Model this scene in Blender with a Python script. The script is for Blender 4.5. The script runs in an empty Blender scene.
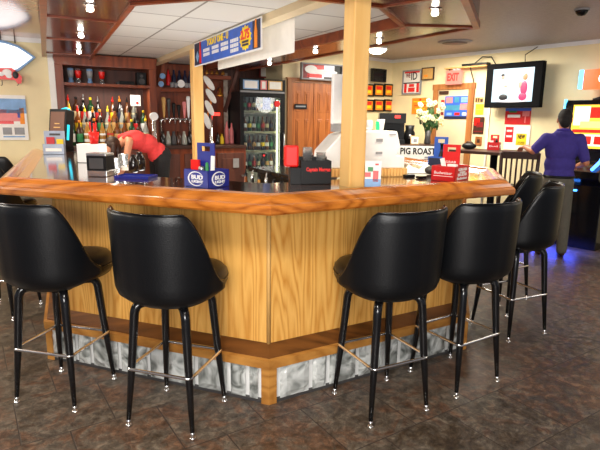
import bpy, bmesh, math, random
from math import sin, cos, pi, radians as R
from mathutils import Vector, Matrix
random.seed(5)
S = bpy.context.scene
COL = S.collection
# ---------------------------------------------------------------- camera
CF, CP, CR, CH = 515.49, R(11.513), R(.7873), 1.4861
cd = bpy.data.cameras.new('camera'); cam = bpy.data.objects.new('camera', cd); COL.objects.link(cam)
cd.sensor_width = 36; cd.lens = CF / 600 * 36; cd.clip_start = .05
cam.matrix_world = Matrix.Translation((0, 0, CH)) @ Matrix.Rotation(pi/2 - CP, 4, 'X') @ Matrix.Rotation(CR, 4, 'Z')
S.camera = cam
def ray(px, py):
    a, b = px - 300, py - 225
    x = a*cos(CR) + b*sin(CR); y = -a*sin(CR) + b*cos(CR)
    u = -y / CF
    return Vector((x / CF, cos(CP) + u*sin(CP), -sin(CP) + u*cos(CP)))
def atZ(px, py, z):
    r = ray(px, py); return r*((z - CH)/r.z) + Vector((0, 0, CH))
def atY(px, py, y):
    r = ray(px, py); return r*(y/r.y) + Vector((0, 0, CH))
class Plane:                       # a vertical wall plane; s runs to the right as seen from the room
    def __init__(s, x, y, deg):
        s.o = Vector((x, y, 0)); s.a = R(deg); s.u = Vector((cos(s.a), sin(s.a), 0)); s.n = Vector((sin(s.a), -cos(s.a), 0))
    def at(s, t, off=0, z=0): return s.o + s.u*t + s.n*off + Vector((0, 0, z))
    def hit(s, px, py, off=0):
        r = ray(px, py); o = s.o + s.n*off; c = Vector((0, 0, CH))
        return r*((o - c).dot(s.n)/r.dot(s.n)) + c
    def sz(s, px, py, off=0):
        p = s.hit(px, py, off); return (p - s.o).dot(s.u), p.z
WA = Plane(-3.1, 6.0, 28)          # back wall
WB = Plane(1.53, 9.1, -50)         # right wall
WD = Plane(1.53 - 1.1*cos(R(40)), 9.1 - 1.1*sin(R(40)), 40)   # far corner wall
# ---------------------------------------------------------------- materials
def srgb(r, g, b):
    f = lambda c: (c/255/12.92) if c/255 < .04045 else ((c/255 + .055)/1.055)**2.4
    return (f(r), f(g), f(b), 1)
class NT:
    def __init__(s, name):
        s.m = bpy.data.materials.new(name); s.m.use_nodes = True; s.t = s.m.node_tree; s.b = s.t.nodes['Principled BSDF']
    def n(s, typ, **kw):
        nd = s.t.nodes.new(typ)
        for k, v in kw.items():
            if k in nd.inputs: nd.inputs[k].default_value = v
            else: setattr(nd, k, v)
        return nd
    def l(s, a, b): s.t.links.new(a, b)
    def set(s, **kw):
        for k, v in kw.items(): s.b.inputs[k.replace('_', ' ')].default_value = v
    def coords(s, scale=(1, 1, 1), rot=(0, 0, 0), loc=(0, 0, 0)):
        tc = s.n('ShaderNodeTexCoord'); mp = s.n('ShaderNodeMapping'); s.l(tc.outputs['Object'], mp.inputs[0])
        mp.inputs['Scale'].default_value = scale; mp.inputs['Rotation'].default_value = rot; mp.inputs['Location'].default_value = loc
        return mp.outputs[0]
    def ramp(s, fac, stops):
        r = s.n('ShaderNodeValToRGB'); e = r.color_ramp.elements
        while len(e) < len(stops): e.new(.5)
        for i, (p, c) in enumerate(stops): e[i].position = p; e[i].color = c
        s.l(fac, r.inputs[0]); return r.outputs[0]
    def bump(s, h, st=.2, d=.01):
        b = s.n('ShaderNodeBump'); b.inputs['Strength'].default_value = st; b.inputs['Distance'].default_value = d
        s.l(h, b.inputs['Height']); s.l(b.outputs[0], s.b.inputs['Normal'])
def plain(name, c, rough=.5, metal=0., var=.12, scale=14., bump=0., spec=.5, coat=0., emit=0., trans=0.):
    t = NT(name); t.set(Roughness=rough, Metallic=metal); t.b.inputs['Specular IOR Level'].default_value = spec
    nz = t.n('ShaderNodeTexNoise', Scale=scale, Detail=4.); t.l(t.coords(), nz.inputs['Vector'])
    lo = tuple(x*(1 - var) for x in c[:3]) + (1,); hi = tuple(min(1, x*(1 + var)) for x in c[:3]) + (1,)
    col = t.ramp(nz.outputs[0], [(.3, lo), (.7, hi)]); t.l(col, t.b.inputs['Base Color'])
    if bump: t.bump(nz.outputs[0], bump, .004)
    if coat: t.b.inputs['Coat Weight'].default_value = coat; t.b.inputs['Coat Roughness'].default_value = .08
    if trans: t.b.inputs['Transmission Weight'].default_value = trans
    if emit:
        t.l(col, t.b.inputs['Emission Color']); t.b.inputs['Emission Strength'].default_value = emit
        t.t.links.remove(t.b.inputs['Base Color'].links[0]); t.b.inputs['Base Color'].default_value = tuple(x*.12 for x in c[:3]) + (1,)
    return t.m
def wood(name, c0, c1, rough=.35, axis='z', scale=1., rings=9., coat=0., streak=.5, rot=0.):
    t = NT(name); t.set(Roughness=rough)
    k = {'x': (.35, 4, 4), 'y': (4, .35, 4), 'z': (4, 4, .35)}[axis]
    v = t.coords(tuple(a*scale for a in k), (0, 0, rot))
    n1 = t.n('ShaderNodeTexNoise', Scale=1.1, Detail=1.5); t.l(v, n1.inputs['Vector'])
    mu = t.n('ShaderNodeMath', operation='MULTIPLY'); t.l(n1.outputs[0], mu.inputs[0]); mu.inputs[1].default_value = rings
    fr = t.n('ShaderNodeMath', operation='PINGPONG'); t.l(mu.outputs[0], fr.inputs[0]); fr.inputs[1].default_value = .5
    n2 = t.n('ShaderNodeTexNoise', Scale=14., Detail=5.); t.l(v, n2.inputs['Vector'])
    mx = t.n('ShaderNodeMath', operation='MULTIPLY_ADD'); t.l(n2.outputs[0], mx.inputs[0]); mx.inputs[1].default_value = streak
    t.l(fr.outputs[0], mx.inputs[2])
    t.l(t.ramp(mx.outputs[0], [(.12, c0), (.5, tuple((a + b*2)/3 for a, b in zip(c0, c1))), (.85, c1)]), t.b.inputs['Base Color'])
    t.bump(n2.outputs[0], .08, .003)
    if coat: t.b.inputs['Coat Weight'].default_value = coat; t.b.inputs['Coat Roughness'].default_value = .1
    return t.m
def glow(name, c, st): return plain(name, c, .4, var=.05, emit=st)
m_oak = wood('oak_panel', srgb(192, 126, 44), srgb(234, 180, 96), .4, 'z', 1.5, 16)
m_rail = wood('varnished_rail', srgb(128, 62, 15), srgb(200, 120, 45), .2, 'x', 1, 8, coat=.6)
m_top = wood('dark_glossy_top', srgb(44, 24, 16), srgb(84, 48, 30), .1, 'x', .8, 6, coat=1)
m_ledge = wood('ledge_wood', srgb(74, 42, 17), srgb(122, 74, 32), .4, 'x', 1, 8)
m_red = wood('mahogany', srgb(86, 36, 18), srgb(138, 66, 34), .35, 'z', 1, 7, coat=.2)
m_redd = wood('dark_mahogany', srgb(62, 30, 22), srgb(96, 52, 38), .5, 'z', 1, 7)
m_canopy = wood('canopy_panel', srgb(46, 12, 4), srgb(86, 28, 10), .22, 'y', .7, 5, coat=.3)
m_ctrim = wood('canopy_trim', srgb(96, 36, 12), srgb(142, 66, 26), .3, 'x', 1, 6)
m_pine = wood('knotty_pine', srgb(222, 166, 88), srgb(240, 196, 124), .45, 'z', 1.2, 5, streak=.35)
m_door = wood('stained_door', srgb(140, 72, 26), srgb(190, 112, 50), .35, 'z', 1.2, 9)
m_dframe = wood('door_frame_wood', srgb(130, 74, 34), srgb(178, 116, 62), .4, 'z', 1, 6)
m_cream = plain('cream_wall', srgb(232, 216, 172), .75, var=.04, scale=5, bump=.1)
m_beige = plain('beige_board', srgb(214, 196, 160), .6, var=.04, scale=6)
m_stone = plain('patterned_paper', srgb(170, 158, 146), .7, var=.4, scale=16)
m_silver = plain('silver_blue_card', srgb(150, 164, 186), .3, var=.1)
m_teal = plain('teal_print', srgb(58, 132, 160), .5)
m_fshelf = plain('fridge_shelf', srgb(150, 150, 120), .4)
m_matte = plain('matte_black', (.003, .003, .0035, 1), .7, var=.1, spec=.08)
m_trim = wood('base_trim_wood', srgb(146, 92, 34), srgb(196, 138, 66), .4, 'x', 1, 8)
m_tumbler = plain('tumbler_glass', (.75, .77, .77, 1), .08, var=.05, trans=.55)
m_black = plain('black_plastic', (.006, .006, .0065, 1), .4, var=.2, spec=.25)
m_blackg = plain('gloss_black', (.005, .005, .006, 1), .14, var=.2, spec=.3)
m_legm = plain('black_enamel', (.006, .006, .007, 1), .16, var=.2)
m_chrome = plain('chrome', (.92, .91, .9, 1), .18, 1., var=.04)
m_steel = plain('brushed_steel', (.5, .5, .5, 1), .32, 1., var=.1)
m_white = plain('white_plastic', srgb(232, 232, 230), .4, var=.03)
m_paper = plain('white_paper', srgb(236, 234, 228), .8, var=.04)
m_grey = plain('grey_plastic', srgb(140, 140, 142), .5)
m_dgrey = plain('dark_grey', srgb(60, 58, 58), .5)
m_redp = plain('red_plastic', srgb(222, 26, 18), .35, var=.06)
m_redc = plain('red_card', srgb(196, 12, 16), .45, var=.06)
m_dred = plain('dark_red', srgb(120, 14, 18), .5)
m_blue = plain('blue_card', srgb(22, 36, 128), .4, var=.08)
m_mblue = plain('mid_blue', srgb(44, 92, 190), .5, var=.12)
m_lblue = plain('light_blue', srgb(120, 160, 205), .5, var=.15)
m_yel = plain('yellow_print', srgb(244, 208, 30), .6)
m_org = plain('orange_print', srgb(238, 140, 30), .6)
m_tan = plain('tan_print', srgb(206, 160, 92), .6)
m_green = plain('green_print', srgb(40, 130, 70), .5)
m_dkgreen = plain('leaf_green', srgb(44, 80, 30), .6)
m_navy = plain('navy_print', srgb(24, 30, 62), .5)
m_pink = plain('pink_print', srgb(226, 130, 130), .5)
m_brown = plain('dark_brown', srgb(58, 32, 22), .4, var=.2)
m_glass = plain('clear_glass', (.9, .92, .92, 1), .05, var=.02, trans=.9)
m_gbot = [plain('bottle_glass_' + k, c, .12, var=.1) for k, c in (('amber', srgb(112, 58, 18)), ('green', srgb(26, 62, 32)), ('clear', srgb(150, 150, 140)), ('dark', srgb(24, 18, 18)), ('brown', srgb(66, 36, 22)), ('gold', srgb(168, 118, 50)))]
m_lab = [m_paper, m_tan, m_redc, m_yel, m_navy, m_green, m_paper, plain('cream_print', srgb(220, 205, 160), .6)]
m_skin = plain('skin', srgb(205, 140, 108), .5, var=.06)
m_skin2 = plain('tanned_skin', srgb(186, 118, 86), .5, var=.06)
m_bulb = glow('lamp_bulb', (1, .93, .8, 1), 14)
def vinyl():
    t = NT('black_vinyl'); t.set(Roughness=.36); t.b.inputs['Specular IOR Level'].default_value = .34; t.b.inputs['Base Color'].default_value = (.003, .0036, .0048, 1)
    v = t.n('ShaderNodeTexVoronoi', Scale=190.); t.l(t.coords(), v.inputs['Vector']); 
    n = t.n('ShaderNodeTexNoise', Scale=9., Detail=3.); t.l(t.coords(), n.inputs['Vector'])
    a = t.n('ShaderNodeMath', operation='ADD'); t.l(v.outputs[0], a.inputs[0]); t.l(n.outputs[0], a.inputs[1])
    t.bump(a.outputs[0], .12, .004); return t.m
m_vinyl = vinyl()
def slate():
    t = NT('slate_tile'); v = t.coords((1, 1, 1), (0, 0, R(-33)), (.12, .05, 0))
    b = t.n('ShaderNodeTexBrick', offset=.5, squash=1.); t.l(v, b.inputs['Vector'])
    for k, x in (('Scale', 1.), ('Mortar Size', .0035), ('Mortar Smooth', .3), ('Brick Width', .42), ('Row Height', .42), ('Bias', 0.)): b.inputs[k].default_value = x
    b.inputs['Color1'].default_value = (.25, .25, .25, 1); b.inputs['Color2'].default_value = (.8, .8, .8, 1); b.inputs['Mortar'].default_value = (.5, .5, .5, 1)
    n1 = t.n('ShaderNodeTexNoise', Scale=4.5, Detail=9., Roughness=.72, Distortion=1.0); t.l(v, n1.inputs['Vector'])
    n2 = t.n('ShaderNodeTexNoise', Scale=17., Detail=9., Roughness=.78, Distortion=.5); t.l(v, n2.inputs['Vector'])
    off = t.n('ShaderNodeMath', operation='MULTIPLY_ADD'); off.inputs[1].default_value = .34; t.l(b.outputs['Color'], off.inputs[0]); t.l(n1.outputs[0], off.inputs[2])
    c1 = t.ramp(off.outputs[0], [(.42, srgb(74, 62, 52)), (.54, srgb(108, 94, 78)), (.64, srgb(134, 126, 114)), (.76, srgb(136, 102, 80)), (.88, srgb(104, 98, 90))])
    c2 = t.ramp(n2.outputs[0], [(.36, srgb(74, 66, 60)), (.52, srgb(178, 170, 164)), (.66, srgb(255, 250, 240))])
    m = t.n('ShaderNodeMix', data_type='RGBA', blend_type='MULTIPLY'); m.inputs[0].default_value = .92; t.l(c1, m.inputs[6]); t.l(c2, m.inputs[7])
    g = t.n('ShaderNodeMix', data_type='RGBA'); t.l(b.outputs['Fac'], g.inputs[0]); t.l(m.outputs[2], g.inputs[6]); g.inputs[7].default_value = srgb(58, 48, 42)
    t.l(g.outputs[2], t.b.inputs['Base Color'])
    r = t.n('ShaderNodeMapRange'); t.l(n2.outputs[0], r.inputs[0]); r.inputs[3].default_value = .3; r.inputs[4].default_value = .55; t.l(r.outputs[0], t.b.inputs['Roughness'])
    h = t.n('ShaderNodeMath', operation='SUBTRACT'); t.l(n2.outputs[0], h.inputs[0]); t.l(b.outputs['Fac'], h.inputs[1]); t.bump(h.outputs[0], .35, .006)
    return t.m
m_slate = slate()
def tiles():
    t = NT('ceiling_tile'); t.set(Roughness=.8); v = t.coords((1, 1, 1), (0, 0, R(-28)), (.1, .25, 0))
    b = t.n('ShaderNodeTexBrick', offset=0.); t.l(v, b.inputs['Vector'])
    for k, x in (('Scale', 1.), ('Mortar Size', .009), ('Mortar Smooth', .1), ('Brick Width', 1.2), ('Row Height', .6)): b.inputs[k].default_value = x
    b.inputs['Color1'].default_value = srgb(206, 204, 196); b.inputs['Color2'].default_value = srgb(198, 196, 190); b.inputs['Mortar'].default_value = srgb(128, 122, 114)
    n = t.n('ShaderNodeTexNoise', Scale=120., Detail=2.); t.l(v, n.inputs['Vector']); t.bump(n.outputs[0], .25, .004)
    t.l(b.outputs[0], t.b.inputs['Base Color']); return t.m
m_tiles = tiles()
def stipple():
    t = NT('textured_ceiling'); t.set(Roughness=.5); v = t.coords((1, 1, 1), (0, 0, R(40)))
    n = t.n('ShaderNodeTexNoise', Scale=16., Detail=6., Roughness=.7); mp = t.coords((1, 5, 1), (0, 0, R(40))); t.l(mp, n.inputs['Vector'])
    t.l(t.ramp(n.outputs[0], [(.3, srgb(152, 140, 132)), (.7, srgb(186, 176, 168))]), t.b.inputs['Base Color']); t.bump(n.outputs[0], .5, .01); return t.m
m_ceil = stipple()
def gblock():
    t = NT('glass_block'); t.set(Roughness=.12); v = t.coords((1, 1, 1))
    n = t.n('ShaderNodeTexNoise', Scale=8., Detail=2., Distortion=1.4); t.l(v, n.inputs['Vector'])
    t.l(t.ramp(n.outputs[0], [(.3, srgb(88, 92, 88)), (.43, srgb(170, 174, 170)), (.56, srgb(226, 229, 226))]), t.b.inputs['Base Color'])
    t.b.inputs['Transmission Weight'].default_value = .25; t.b.inputs['Coat Weight'].default_value = .6
    t.bump(n.outputs[0], .8, .03); return t.m
m_gblock = gblock()
# ---------------------------------------------------------------- mesh building
class MB:
    def __init__(s): s.v = []; s.f = []; s.m = []; s.s = []; s.T = Matrix.Identity(4)
    def at(s, loc=(0, 0, 0), rz=0, rx=0, ry=0):
        s.T = Matrix.Translation(loc) @ Matrix.Rotation(rz, 4, 'Z') @ Matrix.Rotation(ry, 4, 'Y') @ Matrix.Rotation(rx, 4, 'X'); return s
    def add(s, vs, fs, mi=0, sm=False):
        k = len(s.v); s.v += [s.T @ Vector(v) for v in vs]
        for f in fs: s.f.append([i + k for i in f]); s.m.append(mi); s.s.append(sm)
        return s
    def box(s, x0, x1, y0, y1, z0, z1, mi=0):
        return s.add([(x0, y0, z0), (x1, y0, z0), (x1, y1, z0), (x0, y1, z0), (x0, y0, z1), (x1, y0, z1), (x1, y1, z1), (x0, y1, z1)],
                     [(3, 2, 1, 0), (4, 5, 6, 7), (0, 1, 5, 4), (1, 2, 6, 5), (2, 3, 7, 6), (3, 0, 4, 7)], mi)
    def prism(s, poly, z0, z1, mi=0, sm=False):
        n = len(poly); a = sum(poly[i][0]*poly[(i+1) % n][1] - poly[(i+1) % n][0]*poly[i][1] for i in range(n))
        if a < 0: poly = poly[::-1]
        vs = [(x, y, z0) for x, y in poly] + [(x, y, z1) for x, y in poly]
        s.add(vs, [tuple(range(n))[::-1], tuple(range(n, 2*n))], mi)
        k = len(s.v) - 2*n
        for i in range(n): s.f.append([k + i, k + (i+1) % n, k + n + (i+1) % n, k + n + i]); s.m.append(mi); s.s.append(sm)
        return s
    def xprism(s, poly, y0, y1, mi=0, sm=False):       # polygon in x,z; extruded along y
        T = s.T; s.T = T @ Matrix.Rotation(pi/2, 4, 'X'); s.prism(poly, -y1, -y0, mi, sm); s.T = T; return s
    def tube(s, pts, r, n=10, mi=0, closed=False):
        pts = [Vector(p) for p in pts]; m = len(pts); rs = r if isinstance(r, (list, tuple)) else [r]*m
        vs, fs = [], []; ref = None
        for i, p in enumerate(pts):
            if closed: d = pts[(i+1) % m] - pts[i-1]
            else: d = pts[min(i+1, m-1)] - pts[max(i-1, 0)]
            d.normalize()
            if ref is None: ref = d.orthogonal().normalized()
            ref = (ref - d*ref.dot(d)).normalized(); w = d.cross(ref)
            vs += [p + (ref*cos(2*pi*k/n) + w*sin(2*pi*k/n))*rs[i] for k in range(n)]
        for i in range(m if closed else m-1):
            j = (i+1) % m
            fs += [(i*n + k, i*n + (k+1) % n, j*n + (k+1) % n, j*n + k) for k in range(n)]
        s.add(vs, fs, mi, True)
        if not closed:
            k = len(s.v) - m*n
            s.f += [[k + i for i in range(n)][::-1], [k + (m-1)*n + i for i in range(n)]]; s.m += [mi, mi]; s.s += [False, False]
        return s
    def cyl(s, p0, p1, r0, r1=None, n=16, mi=0): return s.tube([p0, p1], [r0, r0 if r1 is None else r1], n, mi)
    def lathe(s, prof, n=20, mi=0, c=(0, 0, 0), sm=True):
        vs = []; fs = []
        for r, z in prof: vs += [(c[0] + r*cos(2*pi*k/n), c[1] + r*sin(2*pi*k/n), c[2] + z) for k in range(n)]
        m = len(prof)
        for i in range(m-1): fs += [(i*n + k, i*n + (k+1) % n, (i+1)*n + (k+1) % n, (i+1)*n + k) for k in range(n)]
        s.add(vs, fs, mi, sm); k = len(s.v) - m*n
        s.f += [[k + i for i in range(n)][::-1], [k + (m-1)*n + i for i in range(n)]]; s.m += [mi, mi]; s.s += [False, False]
        return s
    def ell(s, c, r, n=16, mi=0, rot=None):
        vs = []; fs = []; h = n//2
        M_ = rot.to_matrix() if rot is not None else Matrix.Identity(3)
        for i in range(h+1):
            t = pi*i/h
            for k in range(n):
                p = Vector((r[0]*sin(t)*cos(2*pi*k/n), r[1]*sin(t)*sin(2*pi*k/n), -r[2]*cos(t))); vs.append(M_ @ p + Vector(c))
        for i in range(h): fs += [(i*n + k, i*n + (k+1) % n, (i+1)*n + (k+1) % n, (i+1)*n + k) for k in range(n)]
        return s.add(vs, fs, mi, True)
    def text(s, txt, size, mi=0, depth=.002, wid=None, bold=.0):   # text lies in x,z facing -y, centred
        cu = bpy.data.curves.new('t', 'FONT'); cu.body = txt; cu.size = size; cu.align_x = 'CENTER'; cu.align_y = 'CENTER'; cu.extrude = depth; cu.offset = bold; cu.resolution_u = 2
        ob = bpy.data.objects.new('t', cu); me = bpy.data.meshes.new_from_object(ob)
        xs = [v.co.x for v in me.vertices]; k = 1.
        if wid and xs: k = wid/(max(xs) - min(xs))
        vs = [(v.co.x*k, -v.co.z - depth, v.co.y) for v in me.vertices]
        s.add(vs, [tuple(p.vertices) for p in me.polygons], mi)
        bpy.data.objects.remove(ob); bpy.data.curves.remove(cu); bpy.data.meshes.remove(me); return s
    def build(s, name, mats, parent=None, loc=None, rz=0, bevel=0., weld=True):
        me = bpy.data.meshes.new(name); me.from_pydata([tuple(v) for v in s.v], [], s.f)
        mats = mats if isinstance(mats, (list, tuple)) else [mats]
        for m in mats: me.materials.append(m)
        for p, mi, sm in zip(me.polygons, s.m, s.s): p.material_index = min(mi, len(mats)-1); p.use_smooth = sm
        if weld:
            bm = bmesh.new(); bm.from_mesh(me); bmesh.ops.remove_doubles(bm, verts=bm.verts, dist=1e-5); bm.to_mesh(me); bm.free()
        o = bpy.data.objects.new(name, me); COL.objects.link(o)
        if parent: o.parent = parent
        if loc is not None: o.location = loc; o.rotation_euler = (0, 0, rz)
        if bevel:
            b = o.modifiers.new('bevel', 'BEVEL'); b.width = bevel; b.segments = 2; b.limit_method = 'ANGLE'
        return o
def tag(o, label, cat, group=None, kind=None):
    o['label'] = label; o['category'] = cat
    if group: o['group'] = group
    if kind: o['kind'] = kind
    return o
def thing(name, label, cat, loc=(0, 0, 0), rz=0, group=None):
    o = bpy.data.objects.new(name, None); COL.objects.link(o); o.location = loc; o.rotation_euler = (0, 0, rz); o.empty_display_size = .1
    return tag(o, label, cat, group)
def struct(o): o['kind'] = 'structure'; return o
KIDS = {}
def dup(root, loc, rz, label, group=None):
    r = root.copy(); COL.objects.link(r); r.location = loc; r.rotation_euler = (0, 0, rz); r['label'] = label
    if group: r['group'] = group
    for ch in list(root.children):
        c = ch.copy(); COL.objects.link(c); c.parent = r
        for g in list(ch.children):
            d = g.copy(); COL.objects.link(d); d.parent = c
    return r
def offs(pts, d):                     # offset an open polyline to its left
    out = []; n = len(pts)
    N = []
    for i in range(n-1):
        e = Vector(pts[i+1]) - Vector(pts[i]); e.normalize(); N.append(Vector((-e.y, e.x)))
    for i in range(n):
        p = Vector(pts[i])
        if i == 0: out.append(p + N[0]*d)
        elif i == n-1: out.append(p + N[-1]*d)
        else:
            b = (N[i-1] + N[i]).normalized(); out.append(p + b*(d/b.dot(N[i])))
    return out
def sweep(mb, prof, pts, mi=0, closed=True):   # prof: (offset, z)
    rows = [[(q.x, q.y, z) for q in offs(pts, o)] for o, z in prof]
    n = len(pts); m = len(prof)
    for j in range(m if closed else m-1):
        a, b = rows[j], rows[(j+1) % m]
        for i in range(n-1): mb.add([a[i], a[i+1], b[i+1], b[i]], [(0, 1, 2, 3)], mi)
    if closed:
        mb.add([r[0] for r in rows], [tuple(range(m))], mi); mb.add([r[-1] for r in rows], [tuple(range(m))[::-1]], mi)
    return mb
# ---------------------------------------------------------------- the room
ZC = 2.5
def wallseg(name, pl, s0, s1, off, z0=0, z1=ZC, m=None, th=.1, top=None):
    mb = MB(); a = pl.at(s0, off); b = pl.at(s1, off); c = pl.at(s1, off - th); d = pl.at(s0, off - th)
    mb.prism([(p.x, p.y) for p in (a, b, c, d)], z0, z1)
    return struct(mb.build(name, m or m_cream))
mb = MB(); mb.box(-7, 7, -3, 12, -.1, 0); struct(mb.build('floor', m_slate))
mb = MB(); mb.box(-7, 7, -3, 12, ZC, ZC + .1); struct(mb.build('ceiling', m_ceil))
sJ = 4.33
wallseg('wall_left', WA, -4.5, .36, 0)
wallseg('wall_back', WA, .26, 3.2, -.62, m=m_redd)
wallseg('wall_doors', WA, 3.2, sJ, 0)
mb = MB(); a, b = WA.at(.36, -.1), WA.at(.36, -.62); c, d = WA.at(.26, -.62), WA.at(.26, -.1)
mb.prism([(p.x, p.y) for p in (a, b, c, d)], 0, ZC); struct(mb.build('wall_niche_left', m_cream))
a, b = WA.at(3.2, -.1), WA.at(3.2, -.62); c, d = WA.at(3.3, -.62), WA.at(3.3, -.1)
mb = MB(); mb.prism([(p.x, p.y) for p in (a, b, c, d)], 0, ZC); struct(mb.build('wall_niche_right', m_cream))
a = WA.at(sJ, 0); b = WA.at(sJ - .1, -.0); e = WD.at(0, 0)
mb = MB(); mb.prism([(a.x, a.y), (a.x - .1, a.y + .0), (e.x - .1, e.y + .1), (e.x, e.y)], 0, ZC); struct(mb.build('wall_jog', m_cream))
wallseg('wall_corner', WD, -.1, 1.1, 0)
wallseg('wall_right', WB, 0, 7.5, 0)
for nm, pl, s0, s1 in (('trim_1', WB, 0, 7.5), ('trim_2', WD, 0, 1.1)):
    mb = MB(); a = pl.at(s0, .012); b = pl.at(s1, .012); c = pl.at(s1, 0); d = pl.at(s0, 0)
    mb.prism([(p.x, p.y) for p in (a, b, c, d)], ZC - .05, ZC); struct(mb.build(nm, m_white))
# lower glossy board ceiling over the far left, its white edge trim
m_board = plain('glossy_board', srgb(196, 140, 112), .16, var=.12, scale=3, coat=.5)
wl = WA.at(-4.4, .0); wr = WA.at(.3, 0)
mb = MB(); mb.prism([(-1.42, 2.9), (wr.x, wr.y), (wl.x, wl.y), (-6.9, 2.9)], 2.34, 2.40); struct(mb.build('ceiling_left', m_board))
mb = MB(); T = Matrix.Translation(WA.o) @ Matrix.Rotation(WA.a, 4, 'Z'); mb.T = T
mb.box(-4.4, .3, -.03, 0, 2.29, 2.34); struct(mb.build('trim_3', m_white))
mb = MB(); mb.T = T; mb.box(.23, .33, -.03, 0, 0, 2.34); struct(mb.build('trim_4', m_paper))
# ---------------------------------------------------------------- the bar
bcorner = Vector((-.152, 2.503)); aL, aR = R(160.53), R(29.70)
E2 = offs([bcorner + Vector((cos(aL), sin(aL))), bcorner, bcorner + Vector((cos(aR), sin(aR)))], -.211)[1]
P1 = E2 + Vector((cos(aL), sin(aL)))*1.68; P3 = E2 + Vector((cos(aR), sin(aR)))*1.64
BAR = [Vector((-2.9, 5.5)), P1, E2, P3, Vector((1.515, 3.9)), Vector((.72, 5.86))]
ZB = 1.122
bar = thing('bar_counter', 'long oak panelled bar counter with varnished rail and glass block base', 'bar')
mb = MB(); sweep(mb, [(.23, 0), (.23, .205), (.44, .205), (.44, 0)], BAR); base = mb.build('base', m_white, bar)
Bp = offs(BAR, .212)
for i in range(5):
    p, q = Bp[i], Bp[i+1]; d = (q - p); L = d.length; d.normalize(); x = .055 if i != 2 else .06
    if i == 1: x = .03
    k = 0; post = .055
    gb = MB(); gb.at((p.x, p.y, 0), math.atan2(d.y, d.x))
    while x < L - post - .06:
        w = .19 if k % 3 != 1 else .1
        w = min(w, L - post - x)
        z0, z1 = .018, .2
        # pillowed face
        vs = []; fs = []
        nx, nz = 5, 5
        for a in range(nx+1):
            for b in range(nz+1):
                u, v = a/nx, b/nz; e = min(u, 1-u, v, 1-v)
                vs.append((x + .004 + (w - .012)*u, -.004 - (.012 if e > .12 else 0), z0 + (z1 - z0)*v))
        for a in range(nx):
            for b in range(nz): i0 = a*(nz+1) + b; fs.append((i0, i0 + nz + 1, i0 + nz + 2, i0 + 1))
        gb.add(vs, fs, 0, False); x += w + .012; k += 1
    gb.build('glass_blocks', m_gblock, base)
mb = MB(); sweep(mb, [(.195, .205), (.195, .25), (.215, .256), (.44, .256), (.44, .205)], BAR); mb.build('base_trim', m_trim, bar)
mb = MB(); sweep(mb, [(.215, .254), (.215, .262), (.3, .30), (.44, .30), (.44, .254)], BAR); mb.build('ledge', m_ledge, bar)
mb = MB(); sweep(mb, [(.305, .29), (.305, 1.085), (.44, 1.085), (.44, .29)], BAR); mb.build('panel', m_oak, bar)
for i in (1, 2, 3, 4):
    q = offs(BAR, .305)[i]; r_ = offs(BAR, .205)[i]
    mb = MB(); mb.cyl((q.x, q.y, .29), (q.x, q.y, 1.06), .011, n=8); mb.build('corner_trim', m_tan, bar)
    dq = [offs(BAR, .2)[i], offs(BAR, .225)[i]]
    t0 = (BAR[i] - BAR[i-1]).normalized()*.045; t1 = (BAR[i+1] - BAR[i]).normalized()*.045
    a, b = dq; mb = MB(); mb.prism([(a.x - t0.x, a.y - t0.y), (a.x, a.y), (a.x + t1.x, a.y + t1.y), (b.x + t1.x, b.y + t1.y), (b.x, b.y), (b.x - t0.x, b.y - t0.y)], 0, .206)
    mb.build('base_post', m_trim, bar)
e = offs(BAR, .225)
mb = MB(); sweep(mb, [(.208, 0), (.208, .016), (.23, .016), (.23, 0)], BAR); mb.build('kick_strip', m_dgrey, bar)
mb = MB(); sweep(mb, [(.1, 1.08), (.1, ZB), (.66, ZB), (.66, 1.08)], BAR); mb.build('counter_top', m_top, bar)
mb = MB(); sweep(mb, [(.03, 1.056), (.006, 1.062), (0, 1.072), (0, 1.094), (.008, 1.106), (.02, 1.110), (.035, 1.128), (.06, 1.146), (.085, 1.152), (.105, 1.148), (.125, 1.136), (.155, 1.127), (.175, 1.1235), (.175, 1.056)], BAR)
mb.build('bar_rail', m_rail, bar)
# ---------------------------------------------------------------- canopy above the bar
CAN = [Vector((-2.9, 6.02)), Vector((-1.36, 2.86)), Vector((-.13, 2.42)), Vector((.84, 2.88)), Vector((1.245, 3.87)), Vector((-.86, 7.5))]
ZN = 2.15
can = thing('canopy', 'dark glossy wood canopy ring hanging over the bar', 'canopy')
mb = MB(); sweep(mb, [(0, ZN), (0, ZC - .001), (.03, ZC - .001), (.03, ZN + .05), (.49, ZN + .05), (.49, ZN)], CAN); mb.build('panel', m_canopy, can)
mb = MB(); sweep(mb, [(-.012, ZN - .012), (-.012, ZN + .03), (.03, ZN - .001), (.03, ZN - .012)], CAN); mb.build('edge_trim', m_ctrim, can)
mb = MB(); sweep(mb, [(.47, ZN - .012), (.47, ZN), (.505, ZN + .065), (.505, ZN - .012)], CAN); mb.build('inner_trim', m_ctrim, can)
def cross(p, d, w=.49):      # a trim strip across the underside at p, along inward normal
    mb = MB(); mb.at((p.x, p.y, 0), math.atan2(d.y, d.x)); mb.box(.03, w - .02, -.012, .012, ZN - .01, ZN); return mb.build('cross_trim', m_ctrim, can)
dl = (CAN[0] - CAN[1]).normalized(); nl = Vector((-(CAN[1]-CAN[0]).normalized().y, (CAN[1]-CAN[0]).normalized().x))
for py in (15.5, 38, 52.5):
    h_ = atZ(50, py, ZN); t = (Vector((h_.x, h_.y)) - CAN[1]).dot(dl); cross(CAN[1] + dl*t, nl)
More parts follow.
